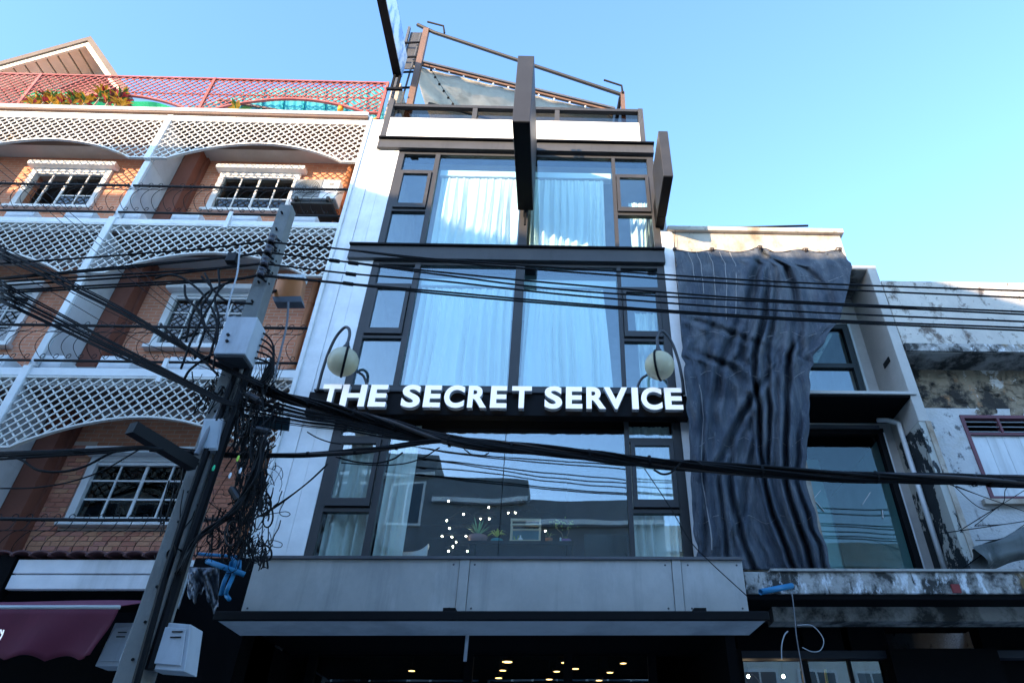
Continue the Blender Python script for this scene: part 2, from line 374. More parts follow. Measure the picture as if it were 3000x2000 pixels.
# iron railings with scroll balusters
def scroll_mesh(hgt):
    p = []
    for k in range(9): a = R_(200 - k * 38); p.append((.045 + .035 * math.cos(a) - .03, -.01, hgt + .01 + .045 * math.sin(a)))
    q = catmull([(.055, -.02, hgt - .03), (.07, -.09, hgt - .16), (.02, -.15, hgt * .62), (-.05, -.16, hgt * .42), (-.075, -.13, hgt * .24), (-.05, -.06, .07), (-.01, -.02, .02)], 5)
    c = [(-.01 + .001 * k + .045 * math.sin(R_(k * 40)) * (1 - k / 14), -.02, .02 + .055 * (1 - math.cos(R_(k * 40))) * (1 - k / 14)) for k in range(10)]
    return MB().tube(p, .0055, 4).tube(q, .0055, 4).tube(c, .0055, 4).mesh('baluster', BLACK)
def railing(xa, xb, zl, zu, y=-.03, n=None):
    rl = MB().tube([(xa, y, zu), ((xa + xb) / 2, y, zu - .012), (xb, y, zu)], .022, 8).tube([(xa, y, zl), ((xa + xb) / 2, y, zl - .008), (xb, y, zl)], .019, 8)
    o = rl.build('railing', BLACK, house); me = scroll_mesh(zu - zl); n = n or int((xb - xa) / .165)
    for k in range(n):
        link('baluster', me, o, (xa + (xb - xa) * (k + .6) / n + random.uniform(-.012, .012), y, zl))
    MB().tube([(xa, y - .15, zl + .38), (xb, y - .15, zl + .38)], .005, 4).build('railing_wire', BLACK, house)
for zl, zu in ((9.895, 10.535), (6.965, 7.575), (4.12, 4.70)):
    railing(XL + .08, XF - .03, zl, zu); railing(XF + .03, XR - .01, zl, zu)
# low parapets of blocks and openings
for zb in (9.75, 6.85, 3.98):
    bx('parapet_back', STONE, house, XL, XR, .36, .44, zb, zb + .27)
    for xa, xb in ((XL + .1, XF - .06), (XF + .06, XR - .1)):
        x = xa - .18
        while x < xb:
            a, b = max(xa, x), min(xb, x + .45)
            if b - a > .08: bx('parapet_block', WHITE, house, a, b, .06, .357, zb, zb + .265, bevel=.01)
            x += .95
bx('conduit', WPAINT, house, -5.50, -5.44, -.07, -.034, 9.55, 9.92)
bx('conduit', WPAINT, house, -5.52, -5.46, -.07, -.034, 6.62, 7.0)
# windows of the brick house
for i, (x0, x1, z0, z1) in enumerate(wins):
    f = MB()
    for b in ((x0 - .07, x0 + .03, z0, z1), (x1 - .03, x1 + .07, z0, z1), (x0 - .07, x1 + .07, z1, z1 + .07), (x0 - .07, x1 + .07, z0 - .06, z0)):
        f.box(b[0], b[1], BW - .05, BW + .06, b[2], b[3])
    f.box(x0 - .04, x1 + .04, BW - .03, BW + .03, z1 - .05, z1 - .003)
    fo = f.build('window', WPAINT, house)
    bx('window_sill', WPAINT, fo, x0 - .12, x1 + .12, BW - .12, BW + .02, z0 - .13, z0 - .062, bevel=.01)
    bx('window_hood', WHITE, fo, x0 - .14, x1 + .16, BW - .17, BW - .001, z1 + .075, z1 + .18, bevel=.015)
    C, Rr = 4, 3; w_ = (x1 - x0) / C; h_ = (z1 - z0) / Rr; om = i == 0
    for c in range(1, C): bx('muntin', WPAINT, fo, x0 + c * w_ - (.02 if c == 2 else .012), x0 + c * w_ + (.02 if c == 2 else .012), BW + .0, BW + .035, z0, z1)
    for r in range(1, Rr): bx('muntin', WPAINT, fo, x0 + (2 * w_ if om else 0), x1, BW + .004, BW + .031, z0 + r * h_ - .012, z0 + r * h_ + .012)
    for c in range(C):
        if om and c < 2: continue
        for r in range(Rr): bx('pane', GLC if z0 > 6 else GLE, fo, x0 + c * w_ + .013, x0 + (c + 1) * w_ - .013, BW + .016, BW + .02, z0 + r * h_ + .013, z0 + (r + 1) * h_ - .013)
# real bricks on the nearest storey
bm = [MB().box(-.086, .086, -.012, 0, .004, .060).mesh('brick', m) for m in BRK]
bwall = bx('brick_panel', MORT, house, -6.975, -6.615, BW - .008, BW - .0005, 4.02, 6.2)
bwall2 = bx('brick_panel', MORT, house, -6.614, -3.72, BW - .008, BW - .0005, 4.02, 4.93)
bwall3 = bx('brick_panel', MORT, house, -4.95, -3.72, BW - .008, BW - .0005, 4.93, 6.2)
hb = [MB().box(-.041, .041, -.012, 0, .004, .060).mesh('brick', m) for m in BRK]
rest = MB(); cnt = 0
for r in range(33):
    z = 4.03 + r * .066; x = -6.885 + (.09 if r % 2 else 0)
    if r % 2 and z < 6.14:
        for hx in (-6.929,) + ((-6.661,) if z > 4.86 else ()): link('brick', hb[r % 3], bwall, (hx, BW - .009, z))
    while x < -3.80:
        if (x < -6.69 or z < 4.86 or x > -4.85) and z < 6.14:
            if x < -4.75 and cnt < 250:
                link('brick', random.choice(bm), bwall if x < -6.69 else bwall2, (x + random.uniform(-.002, .002), BW - .009 + random.uniform(-.002, .001), z)); cnt += 1
            else: rest.box(x - .086, x + .086, BW - .021, BW - .009, z + .004, z + .06)
        x += .18
stuff(rest.build('brick_course', BRK[0], bwall3))
# rear of the house and ground floor
bx('rear_body', WHITE, house, XL - 6, XR - .02, 2.75, 9, .13, 12.3); bx('side_wall', WHITE, house, XL - .25, XL, 0, 2.74, .13, 12.55)
bx('roof_deck', SOFF, house, XL - 6, XR - .02, .61, 9, 12.45, 12.56); bx('ground_wall', DARK, house, XL, XR, .3, .5, .13, 3.97); bx('neighbour_bay', WHITE, house, XL - 6, XL - .26, .1, 2.74, .13, 12.3)
# drainpipe
MB().tube([(-4.17, .82, 12.2), (-4.18, .82, 8.5), (-4.15, .82, 5.5), (-4.15, .82, 4.0)], .055, 10).build('drainpipe', PIPEO, house, smooth=True)
for z in (11.0, 8.7, 7.4, 5.6): MB().tube([(-4.17, .82, z), (-4.17, .82, z + .05)], .068, 10).build('pipe_collar', PIPEO, house)
# shop canopy of the brick house
canopy = thing('tiled_canopy', (-5, -.5, 3.6), 'white boarded shop canopy edged with maroon roof tiles, lower left', 'canopy')
for i, (z0, z1) in enumerate(((3.79, 3.93), (3.635, 3.775))):
    bx('board', WHITE, canopy, -5.53, -4.13, -.9, -.84, z0, z1, bevel=.006)
bx('board_end', WHITE, canopy, -4.129, -4.09, -.88, -.2, 3.62, 3.93, bevel=.006)
bx('canopy_core', DARK, canopy, -9, -4.135, -.83, -.05, 3.63, 3.92)
bx('pillar', DARK, canopy, -5.72, -5.55, -.92, -.8, 3.5, 3.97)
bx('board', WHITE, canopy, -7.5, -5.73, -.9, -.84, 3.635, 3.93)
me = MB().grid(lambda u, v: (.093 * math.cos(math.pi * (1 - u)), -.95 + v * .75, .045 * math.sin(math.pi * u) + v * .06), 8, 1)
me = me.mesh('roof_tile', TILE, True)
for k in range(16):
    o = link('roof_tile', me, canopy, (-7.0 + k * .188, 0, 3.945)); md = o.modifiers.new('solidify', 'SOLIDIFY'); md.thickness = .02
    md.offset = 1
# maroon awning
aw = thing('shop_awning', (-4.8, -1.4, 2.8), 'maroon fabric shop awning with scalloped valance and pale roller bar', 'awning')
MB().grid(lambda u, v: (-7.2 + u * (3.2 - .07 * v) , -.95 - .5 * v, 3.50 - .19 * v + .01 * math.sin(u * 9)), 30, 4).build('awning_top', AWNP, aw, solid=.006)
MB().tube([(-7.2, -1.46, 3.31), (-4.0, -1.46, 3.315)], .018, 10).build('roller_bar', PIPEW, aw, smooth=True)
def val(u, v):
    x = -7.2 + u * 3.22; sc = .045 * abs(math.sin(u * math.pi * 3.22 / .31))
    return (x + .01 * math.sin(v * 5) - .04 * v * (u > .98), -1.49 - .03 * math.sin(u * 31 + v * 2) * v - .05 * v, 3.29 - v * (.44 - sc))
MB().grid(val, 120, 8).build('valance', AWN, aw, smooth=True, solid=.004)
ys = MB().tube([at(2, 1843, -1.58), at(4, 1852, -1.58), at(7, 1857, -1.58)], .006, 5)
ys.tube(catmull([at(11, 1844, -1.58), at(6, 1860, -1.58), at(-6, 1880, -1.58)], 4), .006, 5)
ys.build('painted_letter', LETT, aw)  # shares the sign letters' emission, so this painted letter glows though no lamp

# ------------------------------------------------------------------ roof terrace of the brick house
gh = thing('gable_house', (-12.6, 4, 12.6), 'rooftop gable with cream boarded soffit and grey brown tiles', 'house')
a0 = at(268, 130, 2); ax, az = a0.x, a0.z
lx, lz = at(5, 210, 2).x - 1.2, at(5, 210, 2).z - .75; rx, rz = at(320, 213, 2).x + .8, at(320, 213, 2).z - .95
def slope(xa, za, xb, zb, name, m, y0, y1, t0, t1, parent): 
    return MB().hexa([(xa, y0, za + t0), (xb, y0, zb + t0), (xb, y1, zb + t0), (xa, y1, za + t0)], [(xa, y0, za + t1), (xb, y0, zb + t1), (xb, y1, zb + t1), (xa, y1, za + t1)]).build(name, m, parent)
slope(lx, lz, ax, az, 'roof', ROOFT, 1.86, 6, -.06, .14, gh); slope(ax, az, rx, rz, 'roof', ROOFT, 1.86, 6, -.06, .14, gh)
slope(lx, lz, ax, az, 'barge_board', CREAM, 1.9, 1.949, -.24, -.065, gh); slope(ax, az, rx, rz, 'barge_board', CREAM, 1.9, 1.949, -.24, -.065, gh)
for side, (xa, za, xb, zb) in enumerate(((lx, lz, ax, az), (ax, az, rx, rz))):
    n = 14
    for k in range(n):
        u0, u1 = k / n + .006, (k + 1) / n - .006; p = (xa + (xb - xa) * u0, za + (zb - za) * u0); q = (xa + (xb - xa) * u1, za + (zb - za) * u1)
        slope(p[0], p[1], q[0], q[1], 'soffit_board', CREAM, 1.96, 2.75, -.13, -.09, gh)
MB().add([(lx + .3, 2.76, 12.6), (rx - .3, 2.76, 12.6), (rx - .3, 2.76, rz), (ax, 2.76, az - .25), (lx + .3, 2.76, lz)], [(0, 1, 2, 3, 4)]).build('gable_wall', mat('gable_wall', (.36, .17, .12), .8), gh)
# green net, turquoise sheet, plants, lantern
tag(MB().grid(lambda u, v: at(60 + 500 * u, 338 - (78 - 62 * u ** 1.5) * v + 4 * math.sin(u * 22) * v, .9 + .04 * math.sin(u * 40)), 40, 5).build('shade_net_screen', GNET, None, solid=.004), 'bright green shade net hung behind the red lattice', 'net')
sheet = thing('roofing_sheet', (-5, 1.2, 12.6), 'translucent turquoise corrugated roofing sheet behind the red lattice', 'roof sheet')
MB().grid(lambda u, v: at(540 + 585 * u, 352 - (36 + 58 * min(1, u * 2.2)) * v, .55 + .012 * math.sin(u * 170)), 220, 2).build('corrugated_sheet', TURQ, sheet, solid=.004)
for k in range(7): MB().bar(at(700 + k * 62, 350, .52), at(715 + k * 60, 258 + k, .52), .02, .05, (0, 1, 0)).build('sheet_batten', mat('teal_batten', (.01, .30, .30), .5), sheet)
MB().bar(at(640, 292, .5), at(960, 352, .5), .04, .05).build('sheet_rail', STEELB, sheet)
LEAFS = [mat('leaf_' + n, c, .6, trans=.3) for n, c in (('yellow', (.50, .27, .02)), ('red', (.33, .03, .04)), ('green', (.06, .16, .03)), ('dark', (.07, .03, .03)))]
def leafy(x, y, z, h, n, label, cols, grp='croton plants on the roof terrace', spread=.28, wd=.045, ln=.3):
    t = thing('croton_plant', (x, y, z), label, 'plant', grp)
    MB().tube([(x, y, z), (x + .02, y, z + h * .5), (x - .02, y, z + h)], [.018, .014, .006], 6).build('stem', mat('plant_stem', (.3, .2, .13), .8), t)
    for k in range(n):
        a = random.uniform(0, 6.28); b = Vector((x, y, z + h * random.uniform(.45, 1))); l = ln * random.uniform(.7, 1.2)
        d = Vector((math.cos(a), math.sin(a) * .7, random.uniform(.2, 1.1))).normalized(); s = d.cross(Vector((0, 0, 1))).normalized() * wd
        m1 = b + d * l * .45; e = b + d * l + Vector((0, 0, -l * .25))
        MB().add([b, m1 + s, e, m1 - s, m1 + Vector((0, 0, -.012))], [(0, 4, 1), (1, 4, 2), (2, 4, 3), (3, 4, 0)]).build('leaf', random.choice(cols), t)
for i, (px, h, lab) in enumerate(((88, .30, 'leftmost low croton plant behind the terrace ledge'), (112, .46, 'yellow and red croton plant second from the left on the ledge'), (140, .36, 'third yellow croton plant from the left on the ledge'), (172, .24, 'small low croton plant in the middle of the terrace row'), (205, .32, 'bushy yellow croton plant in the middle of the terrace row'),
                                  (238, .40, 'croton plant left of the tallest red one'), (272, .62, 'tallest dark red croton plant poking through the red lattice'), (300, .50, 'orange leaved croton plant beside the tallest one'), (332, .56, 'last tall croton plant before the open green net'), (352, .30, 'rightmost low croton plant of the terrace row'))):
    p = at(px, 318, .0); leafy(p.x, random.uniform(-.03, .02), 12.58, h, 46, lab, LEAFS if h > .45 else LEAFS[:3] + LEAFS[:1], wd=.03, ln=.22)
p = at(695, 322, 0); leafy(p.x, 0, 12.58, .2, 9, 'tiny yellow green plant beside the red lattice post', [LEAFS[0], LEAFS[2]])
ln = thing('hanging_lantern', at(998, 316, .1), 'small orange lantern hanging under the red lattice', 'lantern')
c = at(998, 318, .1)
MB().lathe([(.001, -.09), (.045, -.085), (.055, 0), (.05, .06), (.001, .065)], c, 12).build('lantern_body', mat('orange_plastic', (.75, .28, .01), .5), ln, smooth=True)
MB().tube([c + Vector((0, 0, .06)), c + Vector((0, 0, .2))], .004, 4).build('lantern_string', BLACK, ln)

# ------------------------------------------------------------------ air conditioner
ac = thing('air_conditioner', (-4.45, .5, 10.6), 'white air conditioner outdoor unit on brackets beside the top window', 'air conditioner')
bx('casing', ACW, ac, -4.85, -4.06, .35, .62, 10.73, 11.22, bevel=.015)
bx('grille_panel', ACG, ac, -4.84, -4.36, .335, .349, 10.75, 11.2, bevel=.01)
for k in range(7): MB().lathe([(.03 + k * .028, 0), (.03 + k * .028 + .006, -.006), (.03 + k * .028 + .012, 0)], (-4.60, .334, 10.975), 28, 'y').build('fan_ring', ACD, ac)
bx('badge', ACG, ac, -4.24, -4.16, .343, .349, 11.06, 11.13)
bx('bracket', ACD, ac, -4.75, -4.70, .3, .88, 10.64, 10.728); bx('bracket', ACD, ac, -4.2, -4.15, .3, .88, 10.64, 10.728)
bx('drip_tray', ACD, ac, -4.82, -4.08, .36, .85, 10.60, 10.638)

# ================================================================== the white and glass cafe building
cafe = thing('cafe_building', (-.9, 1, .13), 'four storey cafe with dark framed glass front and white party walls', 'building')
for xa, xb in ((-3.638, -3.424), (-3.420, -3.222), (-3.219, -3.012)):
    bx('wall_panel', WHITE, cafe, xa, xb, .0 if xa > -3.6 else -.012, .35, 3.9, 11.66 if xa > -3.6 else 12.5)
bx('wall', WHITE, cafe, 1.585, 1.775, .0, .35, 3.9, 9.70)
bx('cornice', BEAM, cafe, -3.39, 1.6, -.07, .3, 11.64, 11.86); bx('cornice_cap', FRDK, cafe, -3.4, 1.615, -.12, .3, 11.862, 11.895)
bx('parapet', WCLEAN, cafe, -3.30, 1.375, -.05, .1, 11.9, 12.53)
bx('parapet_post', BEAM, cafe, -3.40, -3.305, -.06, .1, 11.9, 13.1); bx('parapet_post', BEAM, cafe, 1.38, 1.47, -.06, .1, 11.9, 12.97)
bx('parapet_rail', FRAME, cafe, -3.30, 1.378, -.04, .05, 12.90, 12.975)
for x in (-1.75, -.18): bx('parapet_baluster', BEAM, cafe, x - .045, x + .045, -.035, .04, 12.53, 12.9)
bx('parapet_glass', glass('smoked_glass', (.5, .46, .42), .06), cafe, -3.30, 1.378, .045, .05, 12.53, 12.9)
bx('beam', BEAM, cafe, -3.4, 1.6, -.07, .3, 8.95, 9.205); bx('beam_cap', FRDK, cafe, -3.41, 1.605, -.11, .3, 9.207, 9.237)
bx('beam', BEAM, cafe, -3.0, 1.58, -.02, .3, 6.28, 6.60)
bx('roof_deck', SOFF, cafe, -3.64, 1.77, .3, 8, 11.70, 11.86)
for z in (8.98, 6.32): bx('floor_slab', ROOM, cafe, -3.2, 1.75, .3, 5, z, z + .22)
bx('floor_slab', DARK, cafe, -3.2, 1.75, .3, 5, 3.86, 3.98)
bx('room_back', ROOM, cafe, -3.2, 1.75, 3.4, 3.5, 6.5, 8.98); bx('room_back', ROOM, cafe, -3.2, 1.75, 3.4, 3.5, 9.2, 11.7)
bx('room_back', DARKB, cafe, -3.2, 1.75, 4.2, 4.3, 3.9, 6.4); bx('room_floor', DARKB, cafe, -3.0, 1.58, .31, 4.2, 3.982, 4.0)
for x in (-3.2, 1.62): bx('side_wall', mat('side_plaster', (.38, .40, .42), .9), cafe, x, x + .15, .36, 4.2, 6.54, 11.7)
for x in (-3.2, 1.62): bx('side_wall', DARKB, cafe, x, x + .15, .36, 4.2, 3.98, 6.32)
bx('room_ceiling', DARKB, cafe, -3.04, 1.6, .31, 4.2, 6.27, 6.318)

def cafe_window(zb, zt, mid, pane, seam=False):
    f = MB(); Y0, Y1 = .0, .09
    for x0, x1 in ((-3.008, -2.905), (1.468, 1.582), (-2.345, -2.262), (.825, .885)) + (((-.765, -.628),) if mid else ()):
        f.box(x0, x1, Y0, Y1, zb + .002, zt - .002)
    for z0, z1 in ((zb, zb + .035), (zt - .05, zt)):
        for x0, x1 in ((-2.905, -2.345), (-2.262, .825), (.885, 1.468)): f.box(x0, x1, Y0 + .004, Y1 - .004, z0, z1)
    for x0, x1 in ((-2.905, -2.345), (.885, 1.468)):
        f.box(x0, x1, Y0 + .004, Y1 - .004, zb + 1.82, zb + 1.875); f.box(x0, x1, Y0 + .004, Y1 - .004, zb + .835, zb + .885)
    fo = f.build('window', FRAME, cafe)
    bays = [(-2.262, -.765 if mid else -.752)] + [((-.628 if mid else -.746), .825)]
    for x0, x1 in bays: bx('pane', pane, fo, x0 + .002, x1 - .002, .045, .051, zb + .036, zt - .051)
    for x0, x1 in ((-2.905, -2.345), (.885, 1.468)):
        for z0, z1 in ((zb + .036, zb + .834), (zb + 1.876, zt - .051)): bx('pane', pane, fo, x0 + .002, x1 - .002, .045, .051, z0, z1)
        s = MB(); a, b, c_, d = x0 + .01, x1 - .01, zb + .90, zb + 1.81
        for q in ((a, a + .055, c_, d), (b - .055, b, c_, d), (a + .055, b - .055, c_, c_ + .1), (a + .055, b - .055, d - .06, d)): s.box(q[0], q[1], -.03, .03, q[2], q[3])
        so_ = s.build('sash', FRAME, fo)
        bx('pane', pane, so_, a + .057, b - .057, -.003, .003, c_ + .102, d - .062)
        bx('sash_seal', FRDK, so_, x0 + .005, x1 - .005, .0, .03, zb + .887, zb + .899)
    bx('head_gap', FRDK, fo, -2.905, 1.467, -.004, .003, zt - .045, zt - .012) if False else None
    if seam: bx('glass_seam', FRDK, fo, -.752, -.746, .046, .05, zb + .036, zt - .051)
    return fo
cafe_window(9.245, 11.60, True, GLA); cafe_window(6.61, 8.93, True, GLA); cafe_window(3.985, 6.27, False, GLB, True)

def curtain(x0, x1, z0, z1, y, label, pleats=None, grp='white curtains behind the glass', amp=.05, flare=0., seed=0):
    rnd = random.Random(seed); ph = [rnd.uniform(0, 6) for _ in range(4)]; n = pleats or int((x1 - x0) / .11)
    n = max(3, int(n * .75)); off = [rnd.uniform(-.35, .35) for _ in range(n + 2)]; am = [rnd.uniform(.45, 1.3) for _ in range(n + 2)]
    def fn(u, v):
        uu = min(1, max(0, u + .018 * math.sin(5 * v + ph[0] + u * 6) * v)); q = uu * n; i = int(q); t = q - i
        o_ = off[i] * (1 - t) + off[i + 1] * t; m_ = am[i] * (1 - t) + am[i + 1] * t
        yy = amp * 1.5 * m_ * (.25 + .75 * min(1, v * 1.6)) * math.sin(6.283 * (q + o_)) + .35 * amp * math.sin(uu * n * 15 + ph[1]) * (1 - v) ** 2 + .03 * v * math.sin(uu * 7 + ph[2])
        if v < .05: yy *= .5
        return (x0 + (x1 - x0) * u + flare * v * (u - .2), y + yy, z1 - (z1 - z0) * v + .012 * math.sin(u * 23 + ph[3]) * (v > .98))
    nu = max(40, n * 10)
    return tag(MB().grid(fn, nu, 14).build('curtain', CURT, None, smooth=True), label, 'curtain', grp)
curtain(-2.22, -.80, 9.26, 11.2, .24, 'sunlit white curtain left of the projecting sign, top floor', 13, seed=1)
curtain(-.60, .68, 9.26, 11.2, .24, 'white curtain right of the projecting sign, top floor', 12, seed=2)
curtain(1.12, 1.45, 9.26, 10.7, .3, 'gathered curtain in the right side pane, top floor', 3, flare=-.1, seed=3)
curtain(-2.24, -.80, 6.62, 8.6, .24, 'white curtain left of the mullion, floor above the sign', 14, seed=4)
curtain(-.60, .62, 6.62, 8.6, .24, 'white curtain right of the mullion, floor above the sign', 13, seed=5, flare=.12)
curtain(1.10, 1.46, 6.62, 8.2, .3, 'tied back curtain in right side pane above the sign', 3, flare=-.1, seed=6)
curtain(-2.90, -2.34, 4.0, 6.1, .18, 'white curtain in left side panes below the sign', 6, seed=7)
curtain(-2.25, -1.90, 4.0, 6.1, .17, 'narrow gathered curtain at the left end of the shop window', 3, amp=.04, seed=8)
curtain(.90, 1.46, 4.0, 6.12, .18, 'white curtain in right side panes below the sign', 6, seed=9)
for zz, xs in ((11.22, (-2.26, .82)), (8.63, (-2.26, .82))):
    tag(MB().box(xs[0], xs[1], .2, .33, zz, zz + .14).build('curtain_rail', WCLEAN, None), 'white curtain box above the %s' % ('top floor curtains' if zz > 10 else 'curtains over the sign'), 'curtain rail')
    tag(MB().box(xs[0] + .2, xs[1] - .5, .8, 1.2, zz + .1, zz + .16).build('ceiling_panel', WCLEAN, None), 'pale ceiling panel inside the %s' % ('top floor room' if zz > 10 else 'room above the sign'), 'ceiling panel')
for i, (px, h) in enumerate(((1575, .16), (1611, .09))):
    p = at(px, 726, .13); tag(MB().lathe([(.001, 0), (.05, .0), (.055, h * .4), (.035, h * .8), (.001, h)], (p.x, .13, 9.285), 16).build('ornament', WCLEAN, None, smooth=True), ('taller' if i == 0 else 'smaller') + ' white ornament on the top floor window sill', 'ornament')

# ------------------------------------------------------------------ blade signs
def blade(name, x0, x1, y0, y1, z0, z1, label, arms):
    t = thing(name, ((x0 + x1) / 2, 0, z0), label, 'sign')
    b = bx('sign_box', mat('charcoal_sign', (.030, .032, .037), .5, spec=.25, layers=[((.045, .045, .048), 2, .5, .8, 0)]), t, x0, x1, y0, y1, z0, z1, bevel=.008)
    bx('bottom_plate', FRDK, t, x0 + .01, x1 - .01, y0 + .01, y1 - .01, z0 - .012, z0 - .001)
    for (ya, za, zb_) in arms: MB().bar((x0 + .08, ya, za), (x0 + .08, ya, zb_), .05, .05).bar((x1 - .08, ya, za), (x1 - .08, ya, zb_), .05, .05).build('bracket', FRDK, t)
    return t
b1 = blade('projecting_sign', -.79, -.53, -1.86, -.12, 10.02, 11.72, 'large dark grey projecting box sign at the centre of the facade', [(-1.3, 11.72, 12.0)])
MB().bar((-.66, -.12, 10.15), (-.66, .0, 10.15), .05, .05).bar((-.66, -.1, 10.02), (-.66, -.1, 9.7), .03, .03).build('bracket', FRDK, b1)
b2 = blade('projecting_sign', 1.50, 1.655, -1.10, -.25, 9.79, 10.89, 'smaller dark projecting sign at the right corner of the cafe', [])
MB().bar((1.58, -.25, 10.0), (1.58, 0, 10.0), .04, .04).bar((1.58, -.25, 10.6), (1.58, 0, 10.6), .04, .04).build('bracket', FRDK, b2)
MB().box(1.505, 1.65, -.24, .06, 9.79, 10.3).build('side_plate', FRDK, b2)
b3 = thing('projecting_sign', (-3.3, 0, 13.8), 'long sign with blue and white face above the left roof edge', 'sign')
bx('sign_box', FRDK, b3, -3.45, -3.29, -1.9, -.05, 13.82, 14.6); bx('sign_face', BLUEP, b3, -3.289, -3.28, -1.9, -.05, 13.83, 14.55)
for x in (-3.41, -3.30): MB().bar((x, -.1, 13.82), (x, -.1, 13.35), .04, .04).build('bracket', FRDK, b3)
MB().bar((-3.5, -.1, 13.35), (-3.2, -.1, 13.35), .05, .05).build('bracket', FRDK, b3)
# ------------------------------------------------------------------ roof terrace of the cafe
fr = thing('rooftop_frame', (-1, .1, 12), 'rusty steel roof terrace frame with long sloping grey tube', 'frame')
MB().bar((-3.04, .1, 11.9), (-3.08, .1, 15.85), .10, .12).build('post', STEELB, fr)
MB().bar((1.10, .1, 11.9), (1.12, .1, 13.7), .08, .08).build('post', STEELB, fr)
MB().tube([(-3.3, .1, 16.05), (-2.9, .1, 15.75), (1.14, .1, 13.62)], .04, 8).build('awning_tube', mat('tube_grey', (.018, .02, .025), .5, spec=.2), fr)
MB().tube([(-3.06, .0, 16.0), (-2.7, .0, 15.85), (-2.66, .05, 15.65)], .022, 6).build('tube_bracket', FRDK, fr); MB().tube([(.75, .0, 13.98), (1.1, .0, 13.8), (1.12, .05, 13.62)], .022, 6).build('tube_bracket', FRDK, fr)
MB().bar((1.08, .12, 13.6), (.98, .3, 13.0), .05, .06).build('brace', FRDK, fr)
for k in range(5): MB().bar((-3.5, .15, 13.2 + k * .55), (-3.06, .12, 13.2 + k * .55), .03, .04).build('rung', FRDK, fr)
MB().bar((-3.5, .3, 12), (-3.5, .2, 16.1), .05, .06).bar((-3.28, .2, 12.9), (-3.22, .2, 15.9), .03, .03).build('rear_post', STEELG, fr)
bx('rear_panel', BEAM, fr, -3.47, -3.1, .25, .27, 14.6, 16.0)
bx('stair_wall', mat('stair_wall', (.42, .36, .30), .9), fr, -3.62, -3.45, .4, 2.5, 11.9, 14.3)
def sailf(u, v):
    x = -3.2 + 4.12 * u; return (x, .18 + 2.2 * v, 14.60 - 1.5 * u + .9 * v - .08 * math.sin(math.pi * v) + .014 * math.sin(u * 26 + v * 7 + 2 * math.sin(u * 5)) * (1 - v) + .006 * math.sin(u * 60))
sail = thing('shade_sail', (-1, 1, 12), 'beige fabric shade sail stretched below the sloping roof bar', 'awning')
MB().grid(sailf, 70, 14).build('fabric', SAIL, sail, smooth=True, solid=.004)
MB().bar((-3.0, .14, 14.58), (.95, .14, 13.13), .05, .07).build('front_bar', STEELB, sail); MB().bar((-3.0, .09, 14.62), (.95, .09, 13.17), .03, .05).build('front_gutter', STEELG, sail)
MB().bar((-3.0, 1.0, 14.50), (.9, 1.0, 13.05), .04, .04).build('cross_bar', STEELG, sail)
sg = thing('string_lights', (-1, .1, 12), 'string of small bulbs along the roof shade edge', 'string lights')
pts = [(-2.9 + 3.7 * k / 60, .07, 14.44 - 1.37 * k / 60 - .04 * abs(math.sin(k * math.pi / 10))) for k in range(61)]
MB().tube(pts, .006, 4).build('wire', CABLE, sg)
bme = MB().lathe([(.001, -.05), (.018, -.04), (.02, -.02), (.008, 0)], (0, 0, 0), 8).mesh('bulb', WCLEAN, True)
for k in range(3, 60, 5): link('bulb', bme, sg, pts[k])
sg2 = thing('string_lights', (-2.6, .1, 12), 'drooping bulb string by the left roof post', 'string lights')
pts = [(-2.85 + .75 * k / 20, .05, 14.45 - 1.5 * k / 20 - .05 * math.sin(k * math.pi / 20)) for k in range(21)]
MB().tube(pts, .006, 4).build('wire', CABLE, sg2)
bme2 = MB().lathe([(.001, -.06), (.025, -.045), (.025, -.02), (.012, 0)], (0, 0, 0), 8).mesh('bulb', FRDK, True)
for k in range(2, 20, 3): link('bulb', bme2, sg2, pts[k])

# ------------------------------------------------------------------ shop sign
sign = thing('shop_sign', (-.8, -.2, 6.05), 'black shop sign with large white letters THE SECRET SERVICE', 'sign')
bx('backing', SIGNB, sign, -3.36, 1.67, -.2, -.06, 6.06, 6.40, bevel=.01); bx('backing_top', FRAME, sign, -3.3, 1.62, -.23, -.05, 6.402, 6.425)
for x in (-2.6, -.7, 1.2): bx('bracket', FRDK, sign, x - .03, x + .03, -.058, -.021, 6.2, 6.4)
def letter_mesh(ch):
    cu = bpy.data.curves.new('letter', 'FONT'); cu.body = ch; cu.size = 1; cu.extrude = .05; cu.offset = .036; cu.resolution_u = 6
    o = bpy.data.objects.new('tmp', cu); col.objects.link(o); bpy.context.view_layer.update()
    dg = bpy.context.evaluated_depsgraph_get(); me = bpy.data.meshes.new_from_object(o.evaluated_get(dg)); bpy.data.objects.remove(o)
    vs = [v.co.copy() for v in me.vertices]; x0 = min(v.x for v in vs); x1 = max(v.x for v in vs); y0 = min(v.y for v in vs); y1 = max(v.y for v in vs)
    z0 = min(v.z for v in vs); z1 = max(v.z for v in vs)
    for v in me.vertices: v.co = Vector(((v.co.x - x0) / (x1 - x0), -(v.co.z - z0) / (z1 - z0), (v.co.y - y0) / (y1 - y0)))
    me.materials.clear(); me.materials.append(LETT); me.materials.append(LETS)
    for p in me.polygons: p.material_index = 0 if abs(p.normal.y) > .9 else 1
    me.update()
    return me
def dpx(x): return 900 + x / 3.92
def epx(x): return 1480 + x / 3.92
